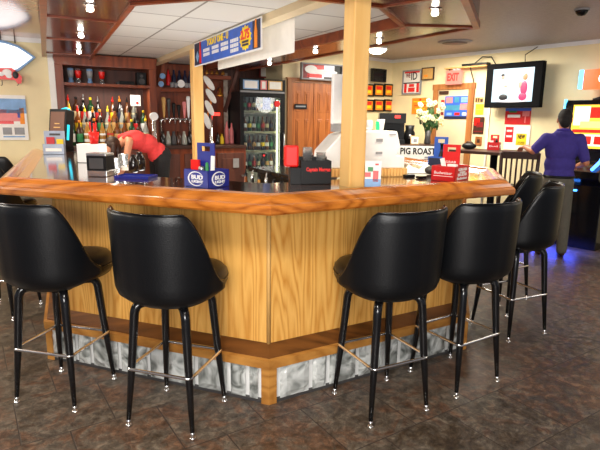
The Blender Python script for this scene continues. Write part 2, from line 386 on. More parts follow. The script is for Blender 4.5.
for i in (3, 4):
    a, b = offs(CAN, .02)[i], offs(CAN, .48)[i]; d = b - a; mb = MB(); mb.at((a.x, a.y, 0), math.atan2(d.y, d.x)); mb.box(0, d.length, -.012, .012, ZN - .01, ZN); mb.build('cross_trim', m_ctrim, can)
# tile ceiling inside the ring
inn = offs(CAN, .5)
mb = MB(); w0, w1 = WA.at(.55, -.5), WA.at(2.9, -.5)
mb.prism([(p.x, p.y) for p in [inn[0]] + inn[1:] + [w1, w0]], 2.215, 2.26); struct(mb.build('ceiling_inner', m_tiles))
def canlamp(px, py, label, dz=0):
    p = atZ(px, py, ZN - .02)
    t = thing('recessed_lamp', label, 'lamp', (p.x, p.y, ZN), 0, 'lamps under the bar canopy')
    mb = MB(); mb.lathe([(.018, -.008), (.038, -.007), (.038, -.0005), (.018, -.0005)], 20); mb.build('trim_ring', m_chrome, t)
    mb = MB(); mb.lathe([(.005, -.042), (.018, -.038), (.022, -.028), (.016, -.012), (.012, -.0005)], 16); mb.build('bulb', m_bulb, t)
    return p
LAMPS = [canlamp(90, 8, 'lit bulb under the left canopy strip, nearest the camera of three'),
 canlamp(81, 35, 'lit bulb under the left canopy strip, middle of three'), canlamp(79, 51.5, 'lit bulb under the left canopy strip, farthest of three by the liquor cabinet'),
 canlamp(435, 12, 'lit bulb under the short canopy panel above the red caddy'),
 canlamp(379, 41, 'lit bulb under the long canopy strip just beside the right pine post'),
 canlamp(316, 52, 'lit bulb under the long canopy strip in front of the double doors') if 0 else canlamp(315.5, 51, 'lit bulb under the long canopy strip in front of the double doors'),
 canlamp(269.5, 63, 'lit bulb under the long canopy strip near the drinks fridge')]
# ---------------------------------------------------------------- posts and beam
PR, PL_ = Vector((.292, 2.93)), Vector((-1.075, 5.45))
bd = (PL_ - PR).normalized(); ba = math.atan2(bd.y, bd.x)
for nm, p in (('pillar_right', PR), ('pillar_left', PL_)):
    mb = MB(); mb.box(-.053, .053, -.053, .053, 0, 2.17)
    o = struct(mb.build(nm, m_pine, None, (p.x, p.y, 0), ba, bevel=.008))
mb = MB(); mb.box(-.25, (PL_ - PR).length + 2.0, -.05, .05, 2.165, 2.2145); struct(mb.build('beam', m_beige, None, (PR.x, PR.y, 0), ba))
# ---------------------------------------------------------------- stools
def bez(p0, p1, p2, n):
    return [Vector(p0)*(1-t)**2 + Vector(p1)*2*t*(1-t) + Vector(p2)*t*t for t in [i/n for i in range(n+1)]]
def shell_mb():
    # bucket back: wraps from phi=-112..112 deg, back is at +y (faces -y)
    mb = MB(); NP, NZ = 44, 12; out = []; inn_ = []
    for i in range(NP+1):
        ph = -106 + 212*i/NP; a = abs(ph)
        if a < 52: zt = 1.068
        else:
            t = min(1, (a - 52)/54); zt = 1.068 - .345*(t*t*(3 - 2*t))**.85
        zb = .642 + .058*max(0, (a - 64)/42)
        ro, ri = [], []
        for j in range(NZ+1):
            v = j/NZ; z = zb + (zt - zb)*v
            hz = (z - .642)/.443
            r = .259 + .02*hz**.8 if hz > 0 else .259
            r -= .05*max(0, 1 - hz/.15)**2
            sq = 1 + .05*abs(sin(2*R(ph)))
            rx, ry = r*1.0*sq, r*.97*sq
            th = .034*(1 - .35*v)
            ro.append(Vector((rx*sin(R(ph)), ry*cos(R(ph)), z))); ri.append(Vector(((rx - th)*sin(R(ph)), (ry - th)*cos(R(ph)), z)))
        # rounded top
        top = [(ro[-1]*(.85) + ri[-1]*.15) + Vector((0, 0, .008)), (ro[-1] + ri[-1])/2 + Vector((0, 0, .012)), (ro[-1]*.15 + ri[-1]*.85) + Vector((0, 0, .008))]
        out.append(ro + top + ri[::-1])
    m = len(out[0]); vs = [v for r in out for v in r]; fs = []
    for i in range(NP):
        for j in range(m-1): fs.append((i*m + j, (i+1)*m + j, (i+1)*m + j + 1, i*m + j + 1))
        fs.append((i*m + m - 1, (i+1)*m + m - 1, (i+1)*m, i*m))
    fs.append(tuple(range(m))); fs.append(tuple(range(NP*m, NP*m + m))[::-1])
    return mb.add(vs, fs, 0, True), [r[NZ + 2] for r in out]
def make_stool(label, legrot):
    t = thing('bar_stool', label, 'bar stool', (0, 0, 0), 0, 'bar stools around the counter')
    mb, edge = shell_mb(); o = mb.build('backrest', m_vinyl, t)
    mb = MB(); mb.tube([e + Vector((0, 0, .001)) for e in edge], .0045, 6); mb.build('piping', m_blackg, o)
    mb = MB(); mb.lathe([(.02, .645), (.17, .645), (.2, .657), (.215, .69), (.213, .735), (.195, .757), (.15, .768), (.02, .772)], 40)
    mb.v = [Vector((v[0], v[1] - .035 + (v[1]*.3 if v[1] < 0 else 0), v[2])) for v in mb.v]
    o2 = mb.build('seat', m_vinyl, t)
    mb = MB(); mb.tube([(.2155*cos(a), -.035 + .2155*sin(a)*(1.3 if sin(a) < 0 else 1), .712) for a in [2*pi*k/40 for k in range(40)]], .004, 6, closed=True); mb.build('piping', m_blackg, o2)
    mb = MB(); mb.box(-.1, .1, -.1, .1, .625, .645); mb.cyl((0, 0, .59), (0, 0, .63), .07); sp = mb.build('swivel_plate', m_legm, t)
    hr = .262
    for k in range(4):
        a = legrot + k*pi/2; d = Vector((cos(a), sin(a), 0))
        pts = [d*.05 + Vector((0, 0, .62)), d*.13 + Vector((0, 0, .62))] + bez(d*.15 + Vector((0, 0, .62)), d*.186 + Vector((0, 0, .618)), d*.193 + Vector((0, 0, .575)), 6) + [d*.217 + Vector((0, 0, .32)), d*.247 + Vector((0, 0, .03))]
        rs = [.02, .021] + [.0222]*7 + [.0195, .011]
        mb = MB(); mb.tube(pts, rs, 12); lg = mb.build('leg', m_legm, t)
        mb = MB(); mb.cyl(d*.2465 + Vector((0, 0, .034)), d*.2495 + Vector((0, 0, .006)), .0105, .0105, 12); mb.lathe([(.015, 0), (.016, .003), (.012, .008)], 12, 0, tuple(d*.2497)); mb.build('foot_glide', m_chrome, lg)
        mb = MB(); mb.cyl(d*.215 + Vector((0, 0, .298)), d*.236 + Vector((0, 0, .298)), .007, n=8); mb.build('bolt', m_chrome, lg)
    rr = .238; pts = []
    for k in range(4):
        a = legrot + k*pi/2; d = Vector((cos(a), sin(a), 0))*rr; t0 = Vector((-sin(a), cos(a), 0)); d2 = Vector((cos(a), sin(a), 0))
        for q in (-.022, -.008, .008, .022): pts.append(d + t0*q - d2*abs(q)*.9 + Vector((0, 0, .298)))
    mb = MB(); mb.tube(pts, .0082, 10, closed=True); mb.build('footrest', m_chrome, t)
    return t
def face(dx, dy): return math.atan2(dx, -dy)          # rotz so that local -y points along (dx,dy)
# stool: x, y, facing direction in degrees, leg direction in degrees, label
ST = [(-1.277, 2.62, 60, 31.8, 'black vinyl bar stool at the left end of the front, cut by the photo edge'),
      (-.613, 2.412, 60, 28.2, 'black vinyl bucket bar stool left of the bar corner, below the blue caddy'),
      (.441, 2.544, 125, 71.7, 'black vinyl bucket bar stool right of the bar corner, below the right pine post'),
      (.925, 2.84, 122, 78, 'black vinyl bucket bar stool below the red caddy at the right end of the front'),
      (1.54, 3.58, 152, 70, 'black vinyl bar stool on the right side of the bar nearest the man in purple'),
      (1.72, 4.3, 158, 75, 'black vinyl bucket bar stool on the right side, partly hidden behind the one before it'),
      (-2.28, 3.8, 30, 40, 'black vinyl bucket bar stool on the left side, mostly hidden behind the front left stool'),
      (-2.62, 4.45, 66, 30, 'black vinyl bucket bar stool second along the left side of the bar'),
      (-3.14, 5.45, 70, 35, 'black vinyl bucket bar stool farthest along the left side, below the poster')]
st0 = None; STO = []
for x, y, f, lg, lab in ST:
    rz = R(f) + pi/2
    t = make_stool(lab, R(lg) - rz); t.location = (x, y, 0); t.rotation_euler = (0, 0, rz)
# ---------------------------------------------------------------- back bar
ORD = ['first', 'second', 'third', 'fourth', 'fifth', 'sixth', 'seventh', 'eighth', 'ninth', 'tenth', 'eleventh', 'twelfth', 'thirteenth', 'fourteenth', 'fifteenth']
ZK = 1.15
def A3(s, off, z=0): return WA.at(s, off, z)
sC0, sC1 = WA.sz(57, 100, .05)[0], WA.sz(157, 100, .05)[0]
sF0, sF1 = WA.sz(240.5, 110, .05)[0], WA.sz(285, 110, .05)[0]
zTop = WA.sz(100, 60, .05)[1]; zSh = WA.sz(100, 83.5, .05)[1]
# back counter
bc = thing('back_counter', 'long dark wood back counter with panelled front under the bottles and taps', 'counter', A3(.37, .3), WA.a)
Lc = sF0 - .03 - .37
mb = MB(); mb.box(0, Lc, 0, .84, .08, ZK - .04); mb.box(.02, Lc - .02, .05, .84, 0, .08); mb.build('body', m_red, bc)
mb = MB(); mb.box(-.0, Lc, -.03, .85, ZK - .04, ZK); mb.build('top', m_brown, bc, bevel=.005)
nd = 5
for i in range(nd):
    x0, x1 = Lc*i/nd + .03, Lc*(i+1)/nd - .03
    mb = MB(); z0, z1 = .16, ZK - .1
    mb.box(x0, x1, -.018, .002, z0, z1); mb.box(x0 + .06, x1 - .06, -.026, -.017, z0 + .07, z1 - .07); d = mb.build('door', m_redd, bc, bevel=.004)
    mb = MB(); mb.cyl((x1 - .03, -.018, .75), (x1 - .03, -.045, .75), .012, .015, 10); mb.build('knob', m_steel, d)
# liquor cabinet
lc = thing('liquor_cabinet', 'tall mahogany cabinet of stepped bottle shelves on the back counter', 'cabinet', A3(sC0, .05, ZK), WA.a)
W_ = sC1 - sC0; H_ = 2.2 - ZK
mb = MB(); mb.box(.0, W_, .42, .45, 0, H_ - .01); mb.build('back_panel', m_redd, lc)
for x in (0, W_ - .085): mb = MB(); mb.box(x, x + .085, 0, .42, 0, H_ - .1); mb.build('side_panel', m_red, lc)
mb = MB(); mb.xprism([(-.03, H_), (W_ + .02, H_), (W_ + .01, H_ - .03), (W_, H_ - .13), (0, H_ - .13), (-.015, H_ - .03)], -.02, .42); mb.build('crown', m_red, lc, bevel=.006)
mb = MB(); mb.box(.085, W_ - .085, 0.02, .42, zSh - ZK - .03, zSh - ZK); mb.build('shelf', m_red, lc)
TZ = [.0, .125, .255]
for i, z in enumerate(TZ):
    if z: mb = MB(); mb.box(.085, W_ - .085, .02 + .125*i, .42, z - .016, z); mb.build('shelf', m_redd, lc)
# bottles
def bottle_kind(h, r, gm, lm, cm, shape=0):
    mb = MB()
    if shape == 0: pr = [(r*.9, 0), (r, .01), (r, h*.58), (r*.9, h*.66), (r*.42, h*.76), (r*.36, h*.95), (r*.3, h*.96)]
    elif shape == 1: pr = [(r*.9, 0), (r, .01), (r, h*.66), (r*.75, h*.72), (r*.36, h*.77), (r*.36, h*.95), (r*.3, h*.96)]
    else: pr = [(r*.85, 0), (r*.95, .01), (r*1.05, h*.3), (r, h*.55), (r*.6, h*.68), (r*.33, h*.8), (r*.33, h*.95), (r*.3, h*.96)]
    o = mb.lathe(pr, 16).build('liquor_bottle', gm)
    mb = MB(); mb.lathe([(r*1.02, h*.14), (r*1.03, h*.15), (r*1.03, h*.46), (r*1.02, h*.47)], 16); mb.build('label', lm, o)
    mb = MB(); mb.lathe([(r*.4, h*.9), (r*.4, h*1.0), (r*.2, h*1.005)], 10)
    if shape != 1: mb.tube([(0, 0, h*1.0), (0, 0, h*1.05), (.0, -.012, h*1.13)], [.008, .007, .004], 8)
    mb.build('pourer', cm, o); return o
kinds = [bottle_kind(.3, .037, m_gbot[i % 6], m_lab[(i*3 + 1) % 8], [m_black, m_redp, m_yel, m_steel, m_org][i % 5], i % 3) for i in range(12)]
kn = ['amber', 'green', 'clear', 'dark', 'brown', 'golden']
firstb = set()
def put_bottle(k, loc, label, group, sc=1.):
    src = kinds[k]
    if k not in firstb: o = src; firstb.add(k)
    else:
        o = src.copy(); COL.objects.link(o)
        for ch in list(src.children): c = ch.copy(); COL.objects.link(c); c.parent = o
    o.location = loc; o.rotation_euler = (0, 0, WA.a + random.uniform(-.5, .5)); o.scale = (sc, sc, sc)
    tag(o, label, 'bottle', group)
tn = ['lowest row', 'middle row', 'top row']
for ti in (2, 1, 0):
    n = [11, 11, 11][ti]
    for i in range(n):
        if ti == 2 and i == 5: continue
        s = sC0 + .138 + (W_ - .276)*i/(n-1) + random.uniform(-.003, .003); k = random.randrange(12)
        if ti == 2 and i > 9: continue
        put_bottle(k, A3(s, .05 - .08 - .125*ti, ZK + TZ[ti] + .0005), '%s glass liquor bottle, %s from the left in the %s of the cabinet' % (kn[k % 6], ORD[i], tn[ti]), 'liquor bottles in the cabinet', random.uniform(.98, 1.08))
# glasses on the upper shelf
def shelfglass(px, red, label):
    s = WA.sz(px, 80, -.1)[0]; t = thing('beer_glass', label, 'glass', A3(s, -.1, zSh + .001), WA.a, 'glasses on the upper cabinet shelf'); t.scale = (.9, .9, .85)
    mb = MB(); mb.lathe([(.036, 0), (.034, .02), (.024, .05), (.03, .1), (.04, .16), (.037, .2), (.034, .2), (.03, .15), (.02, .06), (.012, .03)], 18); mb.build('bowl', m_lblue if not red else m_glass, t)
    mb = MB(); mb.lathe([(.0285, .07), (.0375, .13), (.0405, .165), (.0405, .17)], 18); mb.build('print', m_redp if red else m_grey, t)
for px, rd, lb in ((71, 0, 'pale flared beer glass, leftmost on the upper cabinet shelf'), (78.5, 1, 'red printed beer glass, second from the left on the upper cabinet shelf'), (90, 0, 'pale flared beer glass, third from the left on the upper cabinet shelf'), (102, 1, 'red printed beer glass, fourth from the left on the upper cabinet shelf')): shelfglass(px, rd, lb)
s = WA.sz(127, 80, -.1)[0]
t = thing('camera_recorder', 'flat black electronic unit lying on the upper cabinet shelf', 'device', A3(s, -.12, zSh + .001), WA.a)
mb = MB(); mb.box(-.1, .08, -.09, .09, 0, .045); mb.build('case', m_black, t, bevel=.004)
mb = MB(); mb.cyl((-.11, -.05, .02), (-.11, .05, .02), .02); mb.build('dial', m_dgrey, t)
s = WA.sz(141, 80, -.1)[0]
t = thing('loudspeaker', 'small upright black box speaker at the end of the upper cabinet shelf', 'speaker', A3(s, -.12, zSh + .001), WA.a)
mb = MB(); mb.box(-.055, .055, -.07, .07, 0, .16); mb.build('case', m_black, t, bevel=.006)
mb = MB(); mb.cyl((0, -.069, .05), (0, -.074, .05), .038); mb.cyl((0, -.069, .115), (0, -.074, .115), .02); mb.build('cone', m_dgrey, t)
# small white notice in the cabinet
p = WA.hit(135.5, 100.5, -.1); t = thing('notice_card', 'white card notice propped at the right of the top bottle row', 'sign', p, WA.a)
mb = MB(); mb.box(-.06, .06, -.004, .004, -.065, .065); mb.build('card', m_paper, t)
mb = MB(); mb.box(-.045, .0, -.006, -.004, .03, .04); mb.ell((.02, -.006, -.03), (.018, .003, .018)); mb.build('print', m_redp, t)
t['physics'] = 'mounted'
# ---- tap wall
sT0, sT1 = sC1 + .02, sF0 - .05
def board(name, px0, py0, px1, py1, off, wid, m, label=None, cat=None, th=.025, parent=None):
    a, b = WA.hit(px0, py0, off), WA.hit(px1, py1, off); sa, sb = (a - WA.o).dot(WA.u), (b - WA.o).dot(WA.u)
    d = Vector((sb - sa, b.z - a.z)); L = d.length; d.normalize(); n = Vector((-d.y, d.x))*wid/2
    mb = MB(); P = [(sa + n.x, a.z + n.y), (sa - n.x, a.z - n.y), (sb - n.x, b.z - n.y), (sb + n.x, b.z + n.y)]
    mb.T = Matrix.Translation(WA.o + WA.n*off) @ Matrix.Rotation(WA.a, 4, 'Z'); mb.xprism(P, 0, th)
    return mb
a = WA.hit(158, 60, -.3); b = WA.hit(236, 60, -.3)
tw = thing('tap_wall', 'dark wood back panel with slanted boards behind the beer taps', 'wall panel', A3(sT0, -.45), WA.a)
mb = MB(); mb.box(0, sT1 - sT0, 0, .03, ZK + .001, 2.2); mb.build('panel', m_red, tw)
inv = tw.matrix_basis.inverted()
def under(mb, name, m, root):
    Mi = root.matrix_basis.copy(); Mi = Matrix.Translation(root.location) @ Matrix.Rotation(root.rotation_euler.z, 4, 'Z'); Mi.invert()
    mb.v = [Mi @ v for v in mb.v]; return mb.build(name, m, root)
under(board('b', 153.5, 110, 167, 58, -.3, .07, m_red), 'slanted_board', m_red, tw)
under(board('b', 225, 112, 240, 62, -.3, .05, m_redd), 'slanted_board', m_redd, tw)
under(board('b', 161, 90, 193, 90, -.3, .045, m_red, th=.14), 'shelf', m_ctrim, tw)
under(board('b', 203, 77, 231, 78, -.3, .05, m_ctrim, th=.14), 'shelf', m_ctrim, tw)
# patterned paper on the fridge side of the taps
sP0, sP1 = WA.sz(224, 100, -.4)[0], sF0 - .015
mb = MB(); mb.box(0, sP1 - sP0, 0, .02, ZK + .001, 2.12); o = mb.build('wall_panel', m_stone, None, A3(sP0, -.40), WA.a); tag(o, 'pale mottled stone-look panel beside the drinks fridge', 'wall panel')
# taps
tp = thing('tap_rail', 'chrome beer tap rail carrying six taps on the back counter', 'beer tap', A3(WA.sz(176, 119, -.12)[0], -.12, ZK), WA.a)
zr = WA.sz(176, 119, -.12)[1] - ZK
mb = MB(); mb.cyl((-.24, 0, zr), (.22, 0, zr), .018); mb.build('rail', m_chrome, tp)
for x in (-.2, .18): mb = MB(); mb.lathe([(.04, 0.001), (.02, .02), (.016, zr)], 14, 0, (x, 0, 0)); mb.build('column', m_chrome, tp)
hm = [m_tan, m_dgrey, m_black, m_black, m_pink, m_white]
for i, px in enumerate((163, 168, 173, 178, 183.5, 187.5)):
    x = (WA.sz(px, 105, -.12)[0] - WA.sz(176, 119, -.12)[0])
    mb = MB(); mb.tube([(x, -.01, zr), (x, -.05, zr + .005), (x, -.065, zr - .02), (x, -.068, zr - .06)], [.012, .011, .009, .008], 8); sp = mb.build('spout', m_chrome, tp)
    mb = MB(); h = [.27, .26, .2, .18, .22, .29][i]
    mb.lathe([(.008, .015), (.012, .04), (.018, .1), (.024, h*.8), (.028, h*.9), (.022, h), (.006, h + .005)], 12, 0, (x, -.035, zr)); mb.build('tap_handle', hm[i], tp)
p = WA.hit(155, 145, .12); t = thing('tap_tower', 'single silver tower tap with round white badge at the end of the back counter', 'beer tap', (p.x, p.y, ZK), WA.a)
zz = WA.sz(155, 116, .12)[1] - ZK
mb = MB(); mb.lathe([(.05, .001), (.045, .02), (.03, .04), (.028, zz - .06), (.02, zz - .05)], 16); mb.build('column', m_chrome, t)
mb = MB(); mb.cyl((0, -.025, zz - .005), (0, .025, zz - .005), .05, n=24); mb.build('badge', m_white, t)
p = WA.hit(211.3, 146, -.08); t = thing('tap_tower', 'slim silver tower tap just right of the left pine post', 'beer tap', (p.x, p.y, ZK), WA.a)
zz = WA.sz(211, 114, -.08)[1] - ZK
mb = MB(); mb.lathe([(.045, .001), (.035, .02), (.025, .05), (.025, zz), (.01, zz + .01)], 16); mb.build('column', m_chrome, t)
mb = MB(); mb.box(-.09, -.02, -.03, .03, zz - .03, zz + .02); mb.build('head', m_dgrey, t)
o = MB().box(.03, .12, -.03, .0, zz - .02, zz + .02).build('display', glow('red_led', (1, .03, .02, 1), 3), t)
# bottles and jars standing below the taps
for i, px in enumerate((163, 168.5, 174, 179, 184.5, 190)):
    p = WA.hit(px, 145, .02); o = MB().lathe([(.035, 0), (.036, .01), (.034, .1), (.02, .13), (.018, .17), (.008, .172)], 14).build('mixer_bottle', [m_gbot[3], m_gbot[2], m_dgrey, m_gbot[4], m_gbot[2], m_gbot[3]][i], None, (p.x, p.y, ZK + .0005))
    tag(o, 'small mixer bottle under the tap rail, %s from the left' % ORD[i], 'bottle', 'mixer bottles under the taps')
for i, (px, m, h, nm) in enumerate(((222, m_yel, .13, 'yellow squeeze bottle'), (218, m_gbot[3], .15, 'dark bottle'), (227, m_pink, .3, 'pink and white tall bottle'), (231.8, m_pink, .28, 'pink tall bottle'), (229.6, m_white, .2, 'white jug'))):
    off = -.12 if i < 2 else -.18 if i < 4 else -.27
    p = WA.hit(px, 145, off); r = .03
    o = MB().lathe([(r, 0), (r*1.05, .01), (r, h*.6), (r*.4, h*.85), (r*.3, h), (.004, h + .002)], 14).build('syrup_bottle', m, None, (p.x, p.y, ZK + .0005))
    tag(o, nm + ' on the back counter beside the drinks fridge', 'bottle', 'bottles beside the fridge')
# things on the tap shelves
zs1 = WA.sz(176, 88, -.3)[1] + .005
for i, px in enumerate((172, 176, 186.5, 190)):
    p = WA.hit(px, 86, -.25); o = MB().lathe([(.02, 0), (.03, .06), (.028, .06), (.016, .005)], 14).build('shot_glass', m_grey, None, (p.x, p.y, zs1))
    tag(o, 'small glass on the shelf above the taps, %s from the left' % ORD[i], 'glass', 'small glasses above the taps')
p = WA.hit(181, 84.5, -.25); mb = MB(); mb.cyl((0, -.01, .05), (0, .005, .05), .05, n=24); o = mb.build('plate', m_white, None, (p.x, p.y, zs1), WA.a); tag(o, 'round white plate stood on the shelf above the taps', 'plate')
for i, (px, py) in enumerate(((162.5, 76), (161, 84))):
    p = WA.hit(px, py, -.24); mb = MB(); mb.cyl((0, -.006, 0), (0, .01, 0), .036, n=20); o = mb.build('beer_medallion', m_lblue, None, p, WA.a); tag(o, 'round pale blue medallion on the slanted board, %s of two' % ('upper', 'lower')[i], 'badge')
for i, px in enumerate((168.5, 174, 179.5, 185, 190)):
    p = WA.hit(px, 80, -.36); h = .2
    o = MB().lathe([(.028, 0), (.03, .01), (.03, h*.55), (.012, h*.75), (.012, h), (.003, h + .002)], 14).build('display_bottle', m_redc if i == 0 else m_navy, None, (p.x, p.y, zs1 + .03))
    tag(o, '%s display bottle above the taps, %s from the left' % ('red' if i == 0 else 'navy blue', ORD[i]), 'bottle', 'display bottles above the taps')
o = MB().box(-.22, .12, -.0, .1, 0, .018).build('display_shelf', m_redd, None, WA.hit(180, 81, -.44), WA.a); o.location.z = zs1 + .0115; tag(o, 'narrow raised shelf board under the navy display bottles', 'shelf')
zs2 = WA.sz(216, 75.5, -.3)[1] + .008
for i, px in enumerate((207, 212, 217, 223)):
    p = WA.hit(px, 72, -.25); o = MB().lathe([(.024, 0), (.026, .015), (.02, .035), (.009, .05), (.009, .05), (.003, .052)], 14).build('brass_bottle', plain('brass_%d' % i, srgb(214, 150, 70), .25, .6), None, (p.x, p.y, zs2))
    tag(o, 'brassy little bottle on the shelf right of the left post, %s from the left' % ORD[i], 'bottle', 'brassy bottles on the small shelf')
p = WA.hit(219, 93, -.3); t = thing('wall_sconce', 'brass bracket lamp under the small shelf right of the left post', 'lamp', p, WA.a)
mb = MB(); mb.lathe([(.05, -.05), (.045, -.03), (.015, .02), (.012, .06), (.004, .065)], 14, 0, (0, -.05, 0)); mb.build('shade', plain('brass', srgb(220, 150, 60), .25, .7), t)
mb = MB(); mb.tube([(0, -.05, .06), (0, .0, .08), (0, .14, .02)], .008, 8); mb.build('arm', m_steel, t)
# string of white oval paddles hanging on the post
hang = thing('paddle_string', 'hanging string of four white oval paddles with an orange ribbon by the left post', 'decoration', WA.hit(208, 98, .15), WA.a)
hz = hang.location.z; hs = WA.sz(208, 98, .15)
for px, py, an in ((209, 83, -38), (211, 96, -36), (209.5, 108, -28), (207, 121, -18)):
    q = WA.sz(px, py, .15); mb = MB(); mb.at((q[0] - hs[0], 0, q[1] - hs[1]), 0, 0, R(an)); mb.ell((0, 0, 0), (.042, .016, .11)); mb.build('paddle', m_white, hang)
mb = MB(); mb.tube([(-.02, .02, .28), (.03, .02, .06), (.045, .022, -.06), (-.0, .02, -.2), (-.02, .02, -.36)], .012, 8); mb.build('ribbon', m_org, hang)
hang['physics'] = 'hanging'
# outlet
p = WA.hit(236, 163, .32); o = MB().box(-.04, .04, -.006, .0, -.06, .06).box(-.012, .012, -.008, -.006, .012, .035).box(-.012, .012, -.008, -.006, -.035, -.012).build('power_outlet', m_grey, None, WA.hit(236, 163, .334), WA.a); tag(o, 'pale power outlet on the back counter front near the fridge', 'outlet')
# ---- drinks fridge
zF = WA.sz(262, 92, .05)[1]; Wf = sF1 - sF0
fr = thing('drinks_fridge', 'tall black glass door drinks fridge with lit shelves', 'fridge', A3(sF0, .05), WA.a)
mb = MB(); mb.box(0, .03, .04, .6, 0, zF); mb.box(Wf - .03, Wf, .04, .6, 0, zF); mb.box(.03, Wf - .03, .57, .6, .0, zF); mb.box(.03, Wf - .03, .04, .57, zF - .05, zF); mb.box(.03, Wf - .03, .04, .57, 0, .25); mb.build('cabinet', m_black, fr)
mb = MB(); mb.box(.03, Wf - .03, .56, .569, .25, zF - .05); mb.box(.031, .034, .05, .56, .25, zF - .05); mb.box(Wf - .034, Wf - .031, .05, .56, .25, zF - .05); mb.build('liner', m_white, fr)
mb = MB(); mb.box(0, .05, 0, .035, .12, zF); mb.box(Wf - .075, Wf, 0, .035, .12, zF); mb.box(.05, Wf - .075, 0, .035, zF - .07, zF); mb.box(.05, Wf - .075, 0, .035, .12, .28); dr = mb.build('door', m_black, fr, bevel=.004)
mb = MB(); mb.box(.05, Wf - .075, .015, .02, .28, zF - .07); mb.build('pane', plain('door_glass', (.95, 1, .98, 1), .02, var=.0, trans=1.), dr)
mb = MB(); mb.box(.0, Wf, -.004, -.0, zF - .012, zF + .012); mb.build('top_strip', m_grey, fr)
mb = MB(); mb.tube([(Wf - .03, -.0, 1.3), (Wf - .03, -.04, 1.28), (Wf - .03, -.04, .95), (Wf - .03, 0, .93)], .01, 8); mb.build('handle', m_steel, dr)
p_ = WA.sz(277, 104, .05); o = MB().cyl((p_[0] - sF0, -.001, p_[1]), (p_[0] - sF0, -.006, p_[1]), .045, n=20).build('sticker', m_redp, dr)
p_ = WA.sz(268, 103, .05); o = MB().box(p_[0] - sF0 - .07, p_[0] - sF0 + .05, .024, .028, p_[1] - .09, p_[1] + .11).build('poster', m_mblue, dr)
p_ = WA.sz(264, 155.5, .05); o = MB().box(p_[0] - sF0 - .03, p_[0] - sF0 + .03, .006, .0145, p_[1] - .03, p_[1] + .03).build('temperature_display', m_black, dr)
o = MB().text('38', .03, 0).build('digits', glow('digit_red', (1, .05, .05, 1), 2), o); o.location = (p_[0] - sF0, .005, p_[1])
mb = MB(); mb.box(Wf - .1, Wf - .085, .06, .075, .3, zF - .1); mb.build('light_tube', glow('fridge_tube', (1, .95, .6, 1), 5), fr)
zsf = [WA.sz(262, y, -.2)[1] for y in (111, 131, 149.5, 168)]
fn = ['top', 'second', 'third', 'lowest']
for j, z in enumerate(zsf):
    mb = MB(); mb.box(.04, Wf - .04, .1, .55, z - .012, z); mb.box(.04, Wf - .04, .095, .1, z - .03, z + .004); mb.build('shelf', m_fshelf, fr)
    for i in range(8):
        h = .18 if j == 0 else .205; r = .029; mb = MB()
        mb.lathe([(r*.9, 0), (r, .01), (r, h*.55), (r*.45, h*.75), (r*.4, h*.96), (r*.42, h), (.003, h + .001)], 12)
        o = mb.build('beer_bottle', m_gbot[[0, 4, 4, 3, 0, 1, 4, 1][(i + j*3) % 8]], None, A3(sF0 + .075 + i*(Wf - .2)/7, .05 - .2, z + .0005)); tag(o, 'beer bottle in the drinks fridge, %s from the left on the %s shelf' % (ORD[i], fn[j]), 'bottle', 'beer bottles in the fridge')
        MB().lathe([(r*1.02, .05), (r*1.04, .055), (r*1.04, .1), (r*1.02, .105)], 12).build('label', m_lab[(i*5 + j) % 8], o)
point('fridge_lamp', A3(sF0 + Wf*.5, -.0, zF - .16), 5, (1, 1, .82), .03) if 0 else None
# certificate rail on the fridge
def frame(name, pl, px0, py0, px1, py1, off, label, cat, mfr, mart, fw=.02, th=.025, extra=None, group=None):
    s0, z1 = pl.sz(px0, (py0), off); s1, z0 = pl.sz(px1, py1, off)
    zc = (pl.sz((px0+px1)/2, py0, off)[1] + pl.sz((px0+px1)/2, py1, off)[1])/2; h = pl.sz((px0+px1)/2, py0, off)[1] - pl.sz((px0+px1)/2, py1, off)[1]; w = s1 - s0
    t = thing(name, label, cat, pl.at((s0+s1)/2, off, zc), pl.a, group)
    if mfr:
        mb = MB(); x, z = w/2, h/2
        mb.box(-x, x, -th, 0, z - fw, z); mb.box(-x, x, -th, 0, -z, -z + fw); mb.box(-x, -x + fw, -th, 0, -z + fw, z - fw); mb.box(x - fw, x, -th, 0, -z + fw, z - fw); mb.build('frame', mfr, t)
        w -= 2*fw; h -= 2*fw
    mb = MB(); mb.box(-w/2, w/2, -th*.5 if mfr else -.004, -.001, -h/2, h/2); mb.build('sheet', mart, t)
    y = -th*.5 if mfr else -.004
    if extra:
        for e in extra:        # (x0,x1,z0,z1,material) in fractions of the sheet
            nm = e[5] if len(e) > 5 else 'print'
            mb = MB(); mb.box(-w/2 + e[0]*w, -w/2 + e[1]*w, y - .002, y, -h/2 + e[2]*h, -h/2 + e[3]*h); mb.build(nm, e[4], t)
    t['physics'] = 'mounted'
    return t, w, h, y
def words(t, txt, size, m, x, y, z, name='lettering', wid=None, parent=None, bold=.0):
    return MB().at((x, y, z)).text(txt, size, 0, .001, wid, bold).build(name, m, parent or t)
t = thing('certificate_rack', 'black rack of three pale certificates on top of the drinks fridge', 'frame', A3(sF0, .05, zF + .013), WA.a)
hR = WA.sz(262, 79, .05)[1] - zF - .013
mb = MB(); mb.box(0, Wf, .0, .05, 0, hR); mb.build('backboard', m_black, t)
for a, b, m in ((.06, .4, m_lblue), (.44, .58, m_pink), (.61, .93, m_tan)):
    o = MB().box(a*Wf, b*Wf, -.004, 0, hR*.12, hR*.88).build('certificate', m, t)
    MB().box((a + .03)*Wf, (b - .03)*Wf, -.005, -.004, hR*.2, hR*.8).build('sheet', m_paper, o)
frame('certificate', WA, 259, 66.5, 270, 78, -.58, 'framed certificate on the wall above the fridge, left of two', 'picture', m_dred, m_paper)
frame('certificate', WA, 271.5, 64.5, 284.5, 76.5, -.58, 'framed certificate on the wall above the fridge, right of two', 'picture', m_tan, m_paper)
